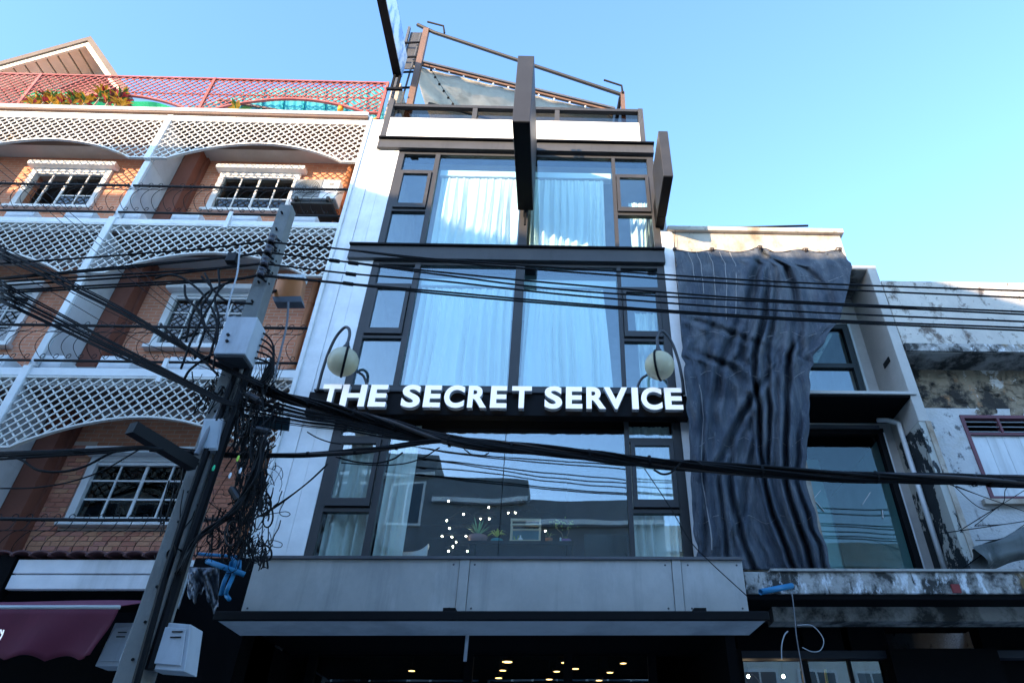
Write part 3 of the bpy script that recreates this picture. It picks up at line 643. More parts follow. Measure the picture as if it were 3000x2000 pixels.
LT = [('T', dpx(158), dpx(372), 'd'), ('H', dpx(388), dpx(672), 'd'), ('E', dpx(712), dpx(915), 'd'), ('S', dpx(1085), dpx(1300), 'd'), ('E', dpx(1340), dpx(1535), 'd'), ('C', dpx(1572), dpx(1805), 'd'), ('R', dpx(1845), dpx(2065), 'd'),
      ('E', dpx(2105), dpx(2293), 'd'), ('T', epx(75), epx(302), 'e'), ('S', epx(453), epx(655), 'e'), ('E', epx(697), epx(885), 'e'), ('R', epx(932), epx(1155), 'e'), ('V', epx(1135), epx(1405), 'e'), ('I', epx(1455), epx(1528), 'e'), ('C', epx(1562), epx(1800), 'e'), ('E', epx(1832), epx(2035), 'e')]
for ch, a, b, s in LT:
    py = 1080 + (325 + (20 if s == 'd' else 32) * ((a - (900 if s == 'd' else 1480)) / 600)) / 3.92
    xa, xb = at(a, py, -.3).x, at(b, py, -.3).x
    rnd_ = ch in 'SC'
    o = link('letter', letter_mesh(ch), sign, (xa, -.235, 6.115 - (.006 if rnd_ else 0))); o.scale = (xb - xa, .075, .335 + (.012 if rnd_ else 0))
    bx('letter_stud', FRDK, sign, (xa + xb) / 2 - .015, (xa + xb) / 2 + .015, -.236, -.2005, 6.2, 6.23)
# globe lamps
def globe_lamp(cx, s, label):
    t = thing('globe_lamp', (cx, -.3, 6.4), label, 'lamp')
    y = -.5; cz = 6.68; r = .2
    prof = [(max(.001, r * math.cos(R_(a)) * (1 + .0)), r * math.sin(R_(a))) for a in range(-90, 91, 10)]
    g = MB().lathe(prof, (cx, y, cz), 40).build('globe', GLOBE, t, smooth=True)
    MB().tube([(cx + s * .02 + .203 * math.sin(R_(a)) * .35 * s, y - .203 * math.sin(R_(a)) * .937, cz + .203 * math.cos(R_(a))) for a in range(0, 361, 12)], .016, 6).build('band', FRDK, g)
    MB().lathe([(.05, .19), (.055, .2), (.055, .225), (.04, .23), (.045, .25), (.03, .27), (.025, .31)], (cx, y, cz), 16).build('collar', LAMPM, t, smooth=True)
    p = catmull([(cx, y, cz + .28), (cx + s * .0, y, cz + .44), (cx - s * .035, y, cz + .55), (cx - s * .11, y + .03, cz + .58), (cx - s * .21, y + .08, cz + .45), (cx - s * .29, y + .16, cz + .22), (cx - s * .33, y + .22, cz - .05), (cx - s * .34, y + .25, cz - .30)], 6)
    MB().tube(p, .021, 8).build('arm', LAMPM, t, smooth=True)
    p = catmull([(cx + s * .14, y + .2, cz - .02), (cx + s * .22, y + .24, cz - .06), (cx + s * .28, y + .27, cz - .18), (cx + s * .29, y + .28, cz - .3)], 5)
    MB().tube(p, .018, 8).build('arm', LAMPM, t, smooth=True)
globe_lamp(-2.905, 1, 'globe lamp on a swan neck arm over the word THE'); globe_lamp(1.285, -1, 'globe lamp on a swan neck arm over the end of SERVICE')

# ------------------------------------------------------------------ canopy over the shop
FY = -.85
cp = thing('shop_canopy', (-.6, -.5, 3.4), 'grey panelled canopy fascia with dark gutter below the shop window', 'canopy')
z0c, z1c = 3.415, 3.955
for xa, xb, yy in ((-3.175, -1.06, 0), (-1.055, -.955, -.012), (-.95, 1.165, 0), (1.17, 1.265, -.012), (1.27, 1.92, 0)):
    bx('fascia_panel', CLAD, cp, xa, xb, FY + yy, FY + .06, z0c, z1c, bevel=.003)
rv = MB().lathe([(.001, -.006), (.008, -.005), (.011, 0)], (0, 0, 0), 8, 'y').mesh('rivet', STEELG)
for xx in (-3.12, -1.12, -.9, 1.1, 1.34, 1.86):
    for zz in (z0c + .05, z1c - .05): link('rivet', rv, cp, (xx, FY - .0005, zz))
bx('coping', COPE, cp, -3.18, 1.925, FY - .03, FY + .1, z1c + .001, z1c + .03); bx('canopy_roof', COPE, cp, -3.17, 1.92, FY + .07, -.01, 3.9, 3.954)
bx('gutter', FRDK, cp, -3.23, 2.0, -1.27, -1.22, 3.25, 3.33, bevel=.008); bx('ledge_top', FRDK, cp, -3.22, 1.99, -1.218, FY - .001, 3.30, 3.345)
MB().hexa([(-3.2, -1.217, 3.255), (1.97, -1.217, 3.255), (1.9, FY + .05, 3.22), (-3.14, FY + .05, 3.22)], [(-3.2, -1.217, 3.296), (1.97, -1.217, 3.296), (1.9, FY + .05, 3.29), (-3.14, FY + .05, 3.29)]).build('ledge_soffit', LEDGE, cp)
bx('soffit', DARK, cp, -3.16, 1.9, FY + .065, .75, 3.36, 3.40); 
for px in (1325, 2040): p = at(px, 1785, -1.0); bx('gutter_clip', FRDK, cp, p.x - .06, p.x + .06, -1.2, FY - .02, 3.346, 3.38)
# ground floor shop
gf = thing('ground_floor_shop', (-.8, 1, .13), 'dark ground floor shop front under the canopy', 'shop front')
bx('back_wall', DARK, gf, -3.3, 1.8, 5.0, 5.1, .13, 4.1); bx('transom_panel', DARK, gf, -3.19, 1.69, .76, .8, 3.34, 3.86); bx('ceiling', DARK, gf, -3.3, 1.8, .76, 5.5, 3.78, 3.85)
for x in (-3.3, 1.7): bx('side_wall', DARK, gf, x, x + .1, -.6, 5.5, .13, 3.355); bx('side_wall', DARK, gf, x + .001, x + .101, .81, 5.5, 3.36, 3.86)
for x in (-2.9, -1.07, .1, 1.1): bx('mullion', FRDK, gf, x - .05, x + .05, .75, .82, .13, 3.36)
for xa, xb in ((-2.85, -1.12), (-1.02, .05), (.15, 1.05)): bx('pane', GLB, gf, xa, xb, .78, .785, .2, 3.35)
p = at(1368, 1858, -.6); MB().tube([at(1370, 1852, -.55), at(1362, 1936, -.55)], .018, 8).build('post', mat('grey_post', (.45, .5, .58), .5), gf)
SP = [(1206, 1964, 2.2), (1473, 1963, 2.0), (1461, 1985, 2.0), (1486, 1938, 2.0), (1631, 1966, 2.4), (1609, 1989, 2.2), (1653, 1940, 3), (1686, 1958, 2.2), (1826, 1942, 2.2), (1787, 1969, 2.2), (1755, 1992, 2.2)]
for i, (px, py, y) in enumerate(SP):
    p = at(px, py, y); t = thing('ceiling_downlight', p, 'small warm downlight %s' % ('glowing at the far left under the canopy', 'second up in the left group under the canopy', 'lowest of the left group under the canopy', 'brightest downlight at the top of the left group', 'larger pale one of the middle group', 'lowest of the middle group', 'small topmost one of the middle group', 'faint one left of the right group', 'top of the right group under the canopy', 'middle of the right group under the canopy', 'lowest of the right group under the canopy')[i], 'light', 'ceiling lights inside the shop')
    MB().lathe([(.001, 0), (.045 if i != 3 else .07, 0)], p, 14).build('lens', BULBY, t); MB().lathe([(.045, .0), (.06, .01), (.06, .04)], p, 14).build('ring', FRDK, t); MB().tube([p + Vector((0, 0, .03)), (p.x, p.y, max(3.78, p.z + .05))], .008, 5).build('stem', FRDK, t)

# ------------------------------------------------------------------ interior of the shop window
sh = thing('sideboard', at(1480, 1600, .62), 'dark sideboard behind the shop window holding plants', 'sideboard')
a_, b_ = at(1375, 1592, .62), at(1680, 1592, .62); zt_ = a_.z
bx('top', DARKB, sh, a_.x, b_.x, .5, .95, zt_ - .04, zt_); bx('drawer_box', DARKB, sh, a_.x + .1, b_.x - .1, .55, .93, zt_ - .3, zt_ - .041)
for x in (a_.x + .05, b_.x - .05): bx('leg', DARKB, sh, x - .03, x + .03, .55, .61, 4.0, zt_ - .041)
def potted(px, label, cols, n, ln, wd, pot, ph, pr, h0=0.02, up=1.0, bend=.3):
    p = at(px, 1590, .62); x = p.x; t = thing('potted_plant', (x, .62, zt_), label, 'plant')
    MB().lathe([(.001, .0), (pr * .75, 0), (pr, ph), (pr * .92, ph), (.001, ph * .9)], (x, .62, zt_ + .001), 18).build('pot', pot, t, smooth=True)
    for k in range(n):
        a = 6.283 * k / n + random.uniform(-.3, .3); d = Vector((math.cos(a), math.sin(a) * .6, random.uniform(.4, 1.3) * up)).normalized(); l = ln * random.uniform(.75, 1.1)
        b = Vector((x, .62, zt_ + ph + h0)); m1 = b + d * l * .5; e = b + d * l - Vector((0, 0, l * bend)); s = d.cross(Vector((0, 0, 1))).normalized() * wd
        MB().add([b - s * .5, b + s * .5, m1 + s, e, m1 - s], [(0, 1, 2, 4), (4, 2, 3)]).build('leaf', random.choice(cols), t)
    return t
GR = [mat('leaf_' + n, c, .5, trans=.3) for n, c in (('aloe', (.16, .42, .24)), ('lime', (.45, .60, .08)), ('olive', (.3, .40, .10)))]
potted(1398, 'aloe plant with spiky leaves in a wide pinkish pot', GR[:1], 14, .24, .012, mat('pink_pot', (.4, .2, .18), .6), .09, .13, bend=.05, up=1.4)
potted(1455, 'lime green spider plant with drooping leaves', GR[1:2], 22, .2, .009, mat('teal_pot', (.04, .3, .32), .5), .05, .08, h0=.04, bend=.5)
potted(1608, 'small plant in an orange clay pot', GR[2:], 6, .12, .006, mat('clay_pot', (.5, .15, .04), .7), .07, .05)
bon = potted(1658, 'bonsai like plant in a purple speckled pot', GR[1:], 8, .05, .012, mat('purple_pot', (.3, .12, .3), .5), .05, .07)
p = at(1650, 1590, .62); x = p.x
MB().tube(catmull([(x, .62, zt_ + .05), (x - .02, .62, zt_ + .14), (x - .08, .62, zt_ + .2), (x - .1, .62, zt_ + .26)], 4), .006, 5).tube(catmull([(x + .02, .62, zt_ + .05), (x + .07, .62, zt_ + .16), (x + .06, .62, zt_ + .25)], 4), .005, 5).build('branch', mat('plant_stem', (.3, .2, .13)), bon)
for k in range(60):
    c = Vector((x - .09, .62, zt_ + .27)) if k < 40 else Vector((x + .07, .62, zt_ + .24)); q = c + Vector((random.gauss(0, .045), random.gauss(0, .03), random.gauss(0, .03)))
    MB().add([q, q + Vector((.018, 0, .008)), q + Vector((.006, .004, .022))], [(0, 1, 2)]).build('leaf', random.choice(GR[1:]), bon)
ter = thing('terrarium', at(1540, 1590, .62), 'glass terrarium with light wooden frame between the plants', 'terrarium')
ta, tb = at(1495, 1585, .62), at(1583, 1585, .62); WOOD = mat('pale_wood', (.72, .55, .36), .6); tz = zt_ + .30
for xx in (ta.x, tb.x - .02):
    for yy in (.52, .70): bx('post', WOOD, ter, xx, xx + .02, yy, yy + .02, zt_ + .021, tz - .031)
for z0, z1 in ((zt_ + .001, zt_ + .02), (tz - .03, tz), (tz - .09, tz - .07)):
    bx('rail', WOOD, ter, ta.x - .004, tb.x + .004, .516, .544, z0, z1); bx('rail', WOOD, ter, ta.x - .004, tb.x + .004, 0.696, .724, z0, z1)
bx('floor', mat('terrarium_floor', (.14, .22, .24), .7), ter, ta.x + .005, tb.x - .005, .545, .695, zt_ + .002, zt_ + .03); bx('back', mat('terrarium_back', (.10, .22, .27), .5), ter, ta.x + .02, tb.x - .02, .69, .694, zt_ + .03, tz - .1)
for k in range(8):
    q = Vector((ta.x + .05 + random.uniform(0, .1), .62, zt_ + .03)); MB().add([q, q + Vector((.012, 0, 0)), q + Vector((random.uniform(-.04, .04), 0, .09))], [(0, 1, 2)]).build('leaf', GR[1], ter)
MB().lathe([(.001, 0), (.035, .0), (.03, .03), (.008, .05), (.008, .075), (.001, .08)], ((ta.x * 2 + tb.x) / 3, .60, zt_ + .03), 14).build('ornament', WCLEAN, ter, smooth=True)
fg = thing('figurine', at(1642, 1590, .62), 'tiny pale figurine left of the purple pot', 'figurine')
MB().lathe([(.001, 0), (.02, 0), (.018, .03), (.01, .05), (.014, .07), (.001, .085)], (at(1642, 1590, .6).x, .6, zt_), 12).build('body', WCLEAN, fg, smooth=True)
pl = thing('pillow', at(1180, 1610, .5), 'pale cushion leaning in the lower left of the shop window', 'cushion')
p = at(1190, 1625, .5)
MB().grid(lambda u, v: (p.x - .26 + .52 * u, .5 + .09 * math.sin(math.pi * u) * max(0, math.sin(math.pi * v)) ** .7 * (-1), p.z - .22 + .26 * v + .06 * abs(2 * u - 1) ** 3 * v + .05 * u ** 6 * v), 16, 10).build('cushion_front', WCLEAN, pl, smooth=True, solid=.08)
tv = thing('television', at(1770, 1600, 1.5), 'flat black television at the right end of the shop window', 'television')
ta, tb = at(1712, 1568, 1.5), at(1838, 1632, 1.5); bx('screen', mat('tv_screen', (.004, .004, .005), .15), tv, ta.x, tb.x, 1.45, 1.5, 4.2, ta.z); bx('stand', FRDK, tv, (ta.x + tb.x) / 2 - .1, (ta.x + tb.x) / 2 + .1, 1.47, 1.6, 4.0, 4.2)
pt = thing('partition_wall', at(1770, 1500, 1.9), 'dark purple grey partition behind the television', 'partition')
bx('panel', mat('partition', (.05, .05, .075), .9), pt, at(1660, 1550, 1.9).x, 1.6, 1.9, 1.98, 4.0, 6.26)
fl = thing('fairy_lights', at(1350, 1530, .9), 'loose string of glowing fairy lights inside the shop window', 'string lights')
BL = [(1314, 1467), (1358, 1506), (1309, 1524), (1317, 1547), (1432, 1485), (1434, 1519), (1408, 1519), (1489, 1501), (1510, 1501), (1295, 1570), (1324, 1572), (1365, 1570), (1336, 1587), (1327, 1600), (1314, 1613), (1423, 1597), (1369, 1614), (1478, 1614), (1598, 1554)]
bl = [at(a, b, .75) for a, b in BL]; bme3 = MB().lathe([(.001, -.0085), (.006, -.006), (.0085, 0), (.006, .006), (.001, .0085)], (0, 0, 0), 10).mesh('bulb', BULB, True)
for q in bl: link('bulb', bme3, fl, q)
wr = MB(); od = sorted(bl, key=lambda q: -q.z)
wr.tube(catmull([q + Vector((0, .01, .02)) for q in od], 4), .003, 4); wr.build('wire', CABLE, fl)
br = thing('branch_decoration', at(1450, 1500, 1.6), 'dark bare branches trailing across the room wall behind the fairy lights', 'branch')
for k in range(26):
    a = at(1290 + random.uniform(0, 280), 1450 + random.uniform(0, 110), 1.7); pts = [a]
    d = Vector((random.choice((-1, 1)), 0, random.uniform(-.2, .2)))
    for j in range(6): pts.append(pts[-1] + d * .07 + Vector((0, random.uniform(-.03, .03), random.uniform(-.05, .05))))
    MB().tube(catmull(pts, 3), [max(.003, .014 - .0006 * j) for j in range(len(catmull(pts, 3)))], 5).build('twig', mat('dark_twig', (.02, .017, .016), .9), br)

# ================================================================== grey house with the net
gy = thing('grey_house', (3.3, 1, .13), 'derelict grey concrete house half hidden by a dark net', 'house')
bx('parapet', CONCW, gy, 1.78, 4.60, .02, .5, 8.99, 9.70); bx('parapet_cap', CONCW, gy, 1.70, 4.66, -.05, .55, 9.702, 9.80, bevel=.015)
bx('parapet', CONCW, gy, 1.60, 1.779, .36, .8, 8.0, 9.70)
bx('wall', CONCW, gy, 1.778, 3.2, .02, .7, 4.1, 8.989)
RY = .75
bx('recess_top', SOOT, gy, 3.2, 4.87, .02, RY, 8.93, 8.989); bx('frame_top', FINC, gy, 4.601, 5.02, .0, RY, 8.94, 9.01)
bx('fin', FINC, gy, 4.87, 5.02, .0, 1.0, 6.15, 8.939, bevel=.01); bx('fin', PEEL, gy, 4.871, 5.015, .012, 1.0, 4.1, 6.149); bx('fin_edge', CONCW, gy, 4.96, 5.03, -.01, .011, 4.1, 6.15)
holes_wall(3.2, 4.87, 4.1, 8.93, RY, RY + .15, [(3.3, 4.62, 7.0, 8.30), (3.3, 4.70, 4.2, 6.40)]).build('wall', FINC, gy)
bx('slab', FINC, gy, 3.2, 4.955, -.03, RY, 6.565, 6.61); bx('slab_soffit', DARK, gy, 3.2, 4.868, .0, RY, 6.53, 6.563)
f = MB()
for b in ((4.55, 4.64, 7.0, 8.36), (3.3, 4.55, 7.0, 7.05), (3.3, 4.55, 7.5, 7.58), (3.3, 4.55, 8.27, 8.36), (3.3, 3.36, 7.05, 8.27)): f.box(b[0], b[1], RY - .04, RY + .05, b[2], b[3])
fo = f.build('window', mat('green_black_frame', (.012, .022, .024), .5), gy)
bx('pane', GLA, fo, 3.36, 4.55, RY + .01, RY + .015, 7.05, 7.5); bx('pane', GLD, fo, 3.36, 4.55, RY + .01, RY + .015, 7.58, 8.27)
bx('reveal', mat('pale_reveal', (.5, .56, .55), .6), fo, 4.642, 4.68, RY - .06, RY, 6.9, 8.4)
f = MB()
for b in ((4.62, 4.72, 4.2, 6.42), (3.3, 4.62, 6.33, 6.42), (3.3, 4.62, 4.2, 4.26), (3.3, 3.36, 4.26, 6.33)): f.box(b[0], b[1], RY - .05, RY + .05, b[2], b[3])
fo = f.build('window', FRDK, gy); bx('pane', GLD, fo, 3.36, 4.62, RY + .01, RY + .015, 4.26, 6.33); bx('head_strip', STEELG, fo, 3.3, 4.66, RY - .075, RY - .051, 6.40, 6.46); bx('edge_strip', PIPEW, fo, 4.70, 4.72, RY - .06, RY - .051, 4.2, 6.35)
for a, b in (((2384, 1460), (2404, 1436)), ((2380, 1458), (2414, 1497)), ((2526, 1478), (2549, 1442)), ((2584, 1493), (2587, 1518))):
    MB().bar(at(a[0], a[1], RY - .001), at(b[0], b[1], RY - .001), .006, .02, (0, 1, 0)).build('tape_strip', WCLEAN, fo)
bx('room_wall', mat('empty_room', (.34, .42, .42), .9), gy, 3.2, 4.87, 3.5, 3.6, 4.1, 8.9); bx('room_pier', mat('empty_room_pier', (.52, .54, .50), .9), gy, 3.9, 4.15, 1.9, 2.1, 4.1, 6.5); bx('room_side', mat('room_side', (.5, .58, .58), .9), gy, 4.86, 4.87, .91, 3.5, 4.1, 8.9)
bx('room_floor', DARK, gy, 3.2, 4.86, .91, 3.5, 4.1, 4.15); bx('room_floor', DARK, gy, 3.2, 4.86, .91, 3.5, 6.5, 6.7)
MB().tube(catmull([(4.62, .60, 6.50), (4.72, .5, 6.44), at(2632, 1240, .42)], 4) + [at(2700, 1455, .42), at(2768, 1670, .42)], .036, 10).build('drainpipe', PIPEW, gy, smooth=True)
bx('hook', BLACK, gy, 4.855, 4.869, .2, .4, 7.28, 7.36)
bx('roof_hatch', SOOT, gy, 3.9, 4.25, .2, .6, 9.801, 9.95)
stuff(MB().tube([(1.9, .0, 9.81), (3.0, .0, 9.83), (4.1, .0, 9.90)], .02, 5).build('roof_cable', CABLE, gy))
bx('rear_body', CONCW, gy, 1.79, 5.02, 3.61, 9, .13, 9.6); bx('roof_deck', CONCW, gy, 1.79, 5.02, .55, 3.6, 9.0, 9.1)
# net
rows = [(732, 1972, 2465), (760, 1979, 2483), (782, 1983, 2497), (850, 1987, 2484), (930, 1991, 2461), (985, 1996, 2424), (1041, 2000, 2386), (1076, 2004, 2377), (1150, 2010, 2372), (1228, 2017, 2370), (1330, 2021, 2363), (1412, 2024, 2361), (1520, 2031, 2392), (1600, 2038, 2420), (1668, 2046, 2436)]
def row(v):
    t = v * (len(rows) - 1); i = min(int(t), len(rows) - 2); t -= i; a, b = rows[i], rows[i + 1]; return [a[k] + (b[k] - a[k]) * t for k in range(3)]
FOLDS = [(.52, .50, .72, 0, 1, .022, .17), (.52, .60, .64, 0, .62, .02, .11), (.51, .40, .46, .02, .5, .026, .11), (.50, .36, .16, .05, .72, .035, .10), (.53, .70, .92, .02, .46, .022, .09), (.54, .80, .86, .06, .6, .024, .10), (.20, .24, .10, .14, .7, .03, .06), (.81, .80, .86, .34, 1, .024, .18), (.62, .70, .66, .36, .8, .02, .12),
         (.02, .30, .60, .28, .40, .06, .05), (.08, .32, .62, .40, .58, .06, .06), (.70, .44, .16, .50, .78, .035, .12), (.36, .30, .42, .68, 1, .026, .10), (.10, .14, .06, .55, 1, .025, .06), (.93, .91, .95, .6, 1, .022, .08), (.58, .50, .30, .66, .92, .03, .08), (.24, .26, .22, .75, 1, .02, .06), (.66, .90, .97, .12, .30, .03, .06)]
def netf(u, v):
    py, l, r = row(v); px = l + (r - l) * u
    if v < .02: py += 8 * math.sin(u * 3.14 * 4) ** 2 - (6 if abs(u - .52) < .04 else 0)
    a = min(1, v * 3.5); f0 = .018 * noise.noise(Vector((u * 14, v * 16, 1))) + .016 * noise.noise(Vector((u * 34 + v * 9, v * 30, 5))) + .010 * noise.noise(Vector((u * 90, v * 60, 9)))
    f = .05 * a * math.sin(u * 9 - v * 3 + 1.3 * math.sin(v * 5)) + .010 * math.sin(u * 67 - v * 41) + .014 * math.sin(v * 53 + 9 * math.sin(u * 6)) * a
    for (u0, u1, u2, v0, v1, wd, dp) in FOLDS:
        if v0 <= v <= v1:
            t = (v - v0) / (v1 - v0); uc = (1 - t) ** 2 * u0 + 2 * t * (1 - t) * u1 + t * t * u2; d = (u - uc) / wd; e = min(1, t * 6, (1 - t) * 6 if v1 < .99 else 1)
            f += dp * e * (math.exp(-d * d) - .55 * math.exp(-(abs(d) - 1.7) ** 2))
    f += .02 * math.sin((v + .5 * (u - .3) ** 2) * 60 + 3 * math.sin(u * 14)) * max(0, 1 - abs(u - .3) * 4) * max(0, 1 - abs(v - .45) * 4)
    px += 9 * noise.noise(Vector((u * 3, v * 22, 3))) * (1 if u > .9 or u < .06 else .4); f += f0 * a
    return at(px, py, min(-.02, -.12 - .20 * a + f))
net = thing('hanging_net', at(2220, 1660, -.1), 'dark blue grey shade net draped over the grey house front', 'net')
MB().grid(netf, 240, 170).build('net_sheet', TARP, net, smooth=True, solid=.005)
for k, u in enumerate((.08, .13, .20, .27, .33)):
    MB().tube([Vector(netf(u + .02 * v_ / 6, .02 + v_ * (.028 + .006 * k))) + Vector((0, -.012, 0)) for v_ in range(7)], .006, 4).build('net_seam', TSEAM, net)
MB().tube([Vector(netf(.11 + .02 * math.sin(v_ * .7), .55 + v_ * .03)) + Vector((0, -.012, 0)) for v_ in range(14)], .008, 4).build('net_seam', TSEAM, net)
MB().tube([Vector(netf(k / 20, .0)) for k in range(21)], .012, 5).build('net_rope', CABLEB, net)
for u in (.01, .23, .52, .79, .99):
    q = Vector(netf(u, 0)); MB().tube(catmull([q + Vector((-.03, -.02, -.05)), q + Vector((.02, -.04, .0)), q + Vector((-.01, .05, .09)), (q.x, .0, q.z + .1)], 4), .009, 5).build('net_tie', CABLEB, net); MB().lathe([(.001, -.03), (.022, -.02), (.028, 0), (.02, .02), (.001, .03)], (q.x, q.y - .02, q.z), 8).build('net_knot', CABLEB, net)
for k in range(5):
    v0 = .18 + .17 * k; MB().tube([Vector(netf(u_ / 24, v0 + .01 * math.sin(u_))) + Vector((0, -.010, 0)) for u_ in range(1, 24)], .0035, 4).build('net_seam', TSEAM, net)
MB().tube([at(1978, 668, -.02), at(1976, 740, -.1), at(1990, 900, -.15), at(1998, 1000, -.2)], .006, 4).build('net_cord', CABLEB, net)

# ================================================================== old house on the far right
oh = thing('old_house', (7, 1, .13), 'old whitewashed house with peeling walls and stained parapet', 'house')
bx('parapet', CONCL, oh, 5.032, 12, .0, .5, 7.452, 8.69); bx('ledge', MOSSC, oh, 5.032, 12, -.03, .45, 7.315, 7.45); bx('ledge_soffit', SOOT, oh, 5.032, 12, .0, .449, 7.30, 7.314)
holes_wall(5.03, 12, 6.62, 7.30, .45, .7, []).build('masonry_band', RAWM, oh)
mb = MB()
for k in range(90):
    x, z = random.uniform(5.05, 9), random.uniform(6.55, 7.25); s = random.uniform(.05, .16)
    mb.add([(x + s * random.uniform(.7, 1.2) * math.cos(a * .785), .45 - random.uniform(.004, .02), z + .6 * s * random.uniform(.7, 1.2) * math.sin(a * .785)) for a in range(8)] + [(x, .425 - random.uniform(0, .02), z)], [(i, (i + 1) % 8, 8) for i in range(8)])
stuff(mb.build('rubble_face', RAWM, oh))
holes_wall(5.03, 12, 4.1, 6.62, .44, .7, [(5.76, 7.6, 5.22, 6.50)]).build('wall', OLDW, oh)
f = MB()
for b in ((5.76, 5.81, 5.22, 6.5), (5.81, 7.6, 6.45, 6.5), (5.81, 7.6, 6.18, 6.21), (6.29, 6.32, 6.21, 6.45), (6.80, 6.84, 6.21, 6.45), (5.81, 7.6, 5.22, 5.25)): f.box(b[0], b[1], .42, .5, b[2], b[3])
fo = f.build('window', MAROON, oh)
for xa, xb in ((5.81, 6.29), (6.32, 6.80), (6.84, 7.6)):
    for k in range(3): MB().hexa([(xa, .44, 6.23 + k * .08), (xb, .44, 6.23 + k * .08), (xb, .44, 6.24 + k * .08), (xa, .44, 6.24 + k * .08)], [(xa, .5, 6.27 + k * .08), (xb, .5, 6.27 + k * .08), (xb, .5, 6.28 + k * .08), (xa, .5, 6.28 + k * .08)]).build('louvre_slat', mat('louvre_grey', (.2, .22, .24), .4), fo)
bx('louvre_back', DARK, fo, 5.81, 7.6, .6, .62, 6.2, 6.46)
for k in range(15): bx('shutter_board', SHUT, fo, 5.812 + k * .119, 5.928 + k * .119, .46 + .003 * (k % 2), .52, 5.252, 6.178)
bx('window_sill', CONCW, fo, 5.62, 7.7, .36, .439, 5.12, 5.19)
bx('rear_body', OLDW, oh, 5.03, 14, .71, 9, .13, 8.5)
bx('dark_front_wall', DARK, oh, 5.03, 12, .5, .7, .13, 4.09)  # near-black wall added so the ground floor looks dark
# concrete canopy
cc = thing('concrete_canopy', (5, -.4, 3.6), 'mould stained concrete canopy edge running along the right houses', 'canopy')
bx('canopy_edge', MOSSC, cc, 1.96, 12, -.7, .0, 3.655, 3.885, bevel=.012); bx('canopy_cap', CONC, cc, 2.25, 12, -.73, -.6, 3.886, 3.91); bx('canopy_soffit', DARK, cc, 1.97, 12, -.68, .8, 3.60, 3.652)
bx('canopy_beam', SOOT, cc, 2.3, 9, -.4, -.15, 3.45, 3.599); bx('cut_stub', mat('rust_red', (.2, .03, .03), .8), cc, 4.18, 4.27, -.72, -.701, 3.66, 3.75)
bp = thing('blue_pipe', at(2270, 1720, -.75), 'short bright blue pipe stub sticking out of the concrete canopy', 'pipe')
MB().tube([at(2320, 1715, -.72), at(2228, 1733, -.95)], .03, 12, False).build('pipe_wall', PIPEB, bp, smooth=True, solid=.004)
ra = thing('rolled_tarpaulin', at(2950, 1600, -.3), 'grey rolled up tarpaulin bundle at the right edge above the canopy', 'tarpaulin')
c0, c1 = at(2862, 1640, -.35), at(3260, 1500, -.35)
MB().grid(lambda u, v: (c0 + (c1 - c0) * u) + Vector((.04 * math.sin(v * 12 + u * 3), .13 * math.sin(v * 6.283) + .02 * math.sin(v * 25 + u * 9), (.13 + .10 * u) * math.cos(v * 6.283) * (1 + .12 * math.sin(v * 19)) + .018 * math.sin(u * 17 + v * 8))), 24, 20).build('roll', mat('grey_tarpaulin', (.11, .125, .125), .8, layers=[((.04, .05, .05), 3, .45, .65, .3), ((.22, .23, .23), 7, .58, .7, .2)]), ra, smooth=True)
# dark ground floor on the right with its lights
g2 = thing('ground_floor_arcade', (4, 1, .13), 'dark ground floor shops under the concrete canopy', 'shop front')
bx('back_wall', DARK, g2, 1.85, 12, 3.4, 3.5, .13, 4.6); bx('front_beam', mat('blue_black_beam', (.02, .024, .034), .7), g2, 1.9, 12, .3, .45, 3.22, 3.3)
bx('pier', DARK, g2, 3.75, 5.0, .2, .5, .13, 3.3); bx('pier', DARK, g2, 1.85, 2.05, .2, .5, .13, 3.3)
for xa, xb in ((2.1, 2.75), (2.85, 3.3), (3.34, 3.74)):
    bx('pane', GLB, g2, xa, xb, .38, .385, 1.2, 3.2)
    bx('interior', mat('dim_interior', (.025, .025, .03), .9), g2, xa - .05, xb + .25, 1.6, 1.62, .2, 3.9); bx('transom_panel', DARK, g2, xa - .06, xb + .06, .31, .44, 3.301, 3.6)
bx('mullion', FRDK, g2, 2.76, 2.84, .36, .42, .2, 3.21); bx('mullion', FRDK, g2, 3.301, 3.339, .36, .42, .2, 3.21)
for i, (px, py) in enumerate(((2192, 1980), (2295, 1980))):
    p = at(px, py, .9); t = thing('pendant_bulb', p, ('left' if i == 0 else 'right') + ' glowing bulb of the pair under the concrete canopy', 'light', 'pendant bulbs')
    MB().lathe([(.001, -.02), (.013, -.013), (.017, 0), (.011, .016), (.001, .02)], p, 12).build('bulb', BULB, t, smooth=True); MB().tube([p + Vector((0, 0, .03)), p + Vector((0, 0, .5))], .006, 5).build('flex', FRDK, t)
yp = thing('yellow_strip', at(2420, 1985, .6), 'yellow vertical strip inside the shop under the concrete canopy', 'sign'); a = at(2417, 1960, .6); b = at(2425, 2010, .6)
MB().bar((a.x, .6, a.z), (b.x, .6, b.z), .03, .02).build('strip', mat('yellow_paint', (.6, .45, .02), .5), yp)

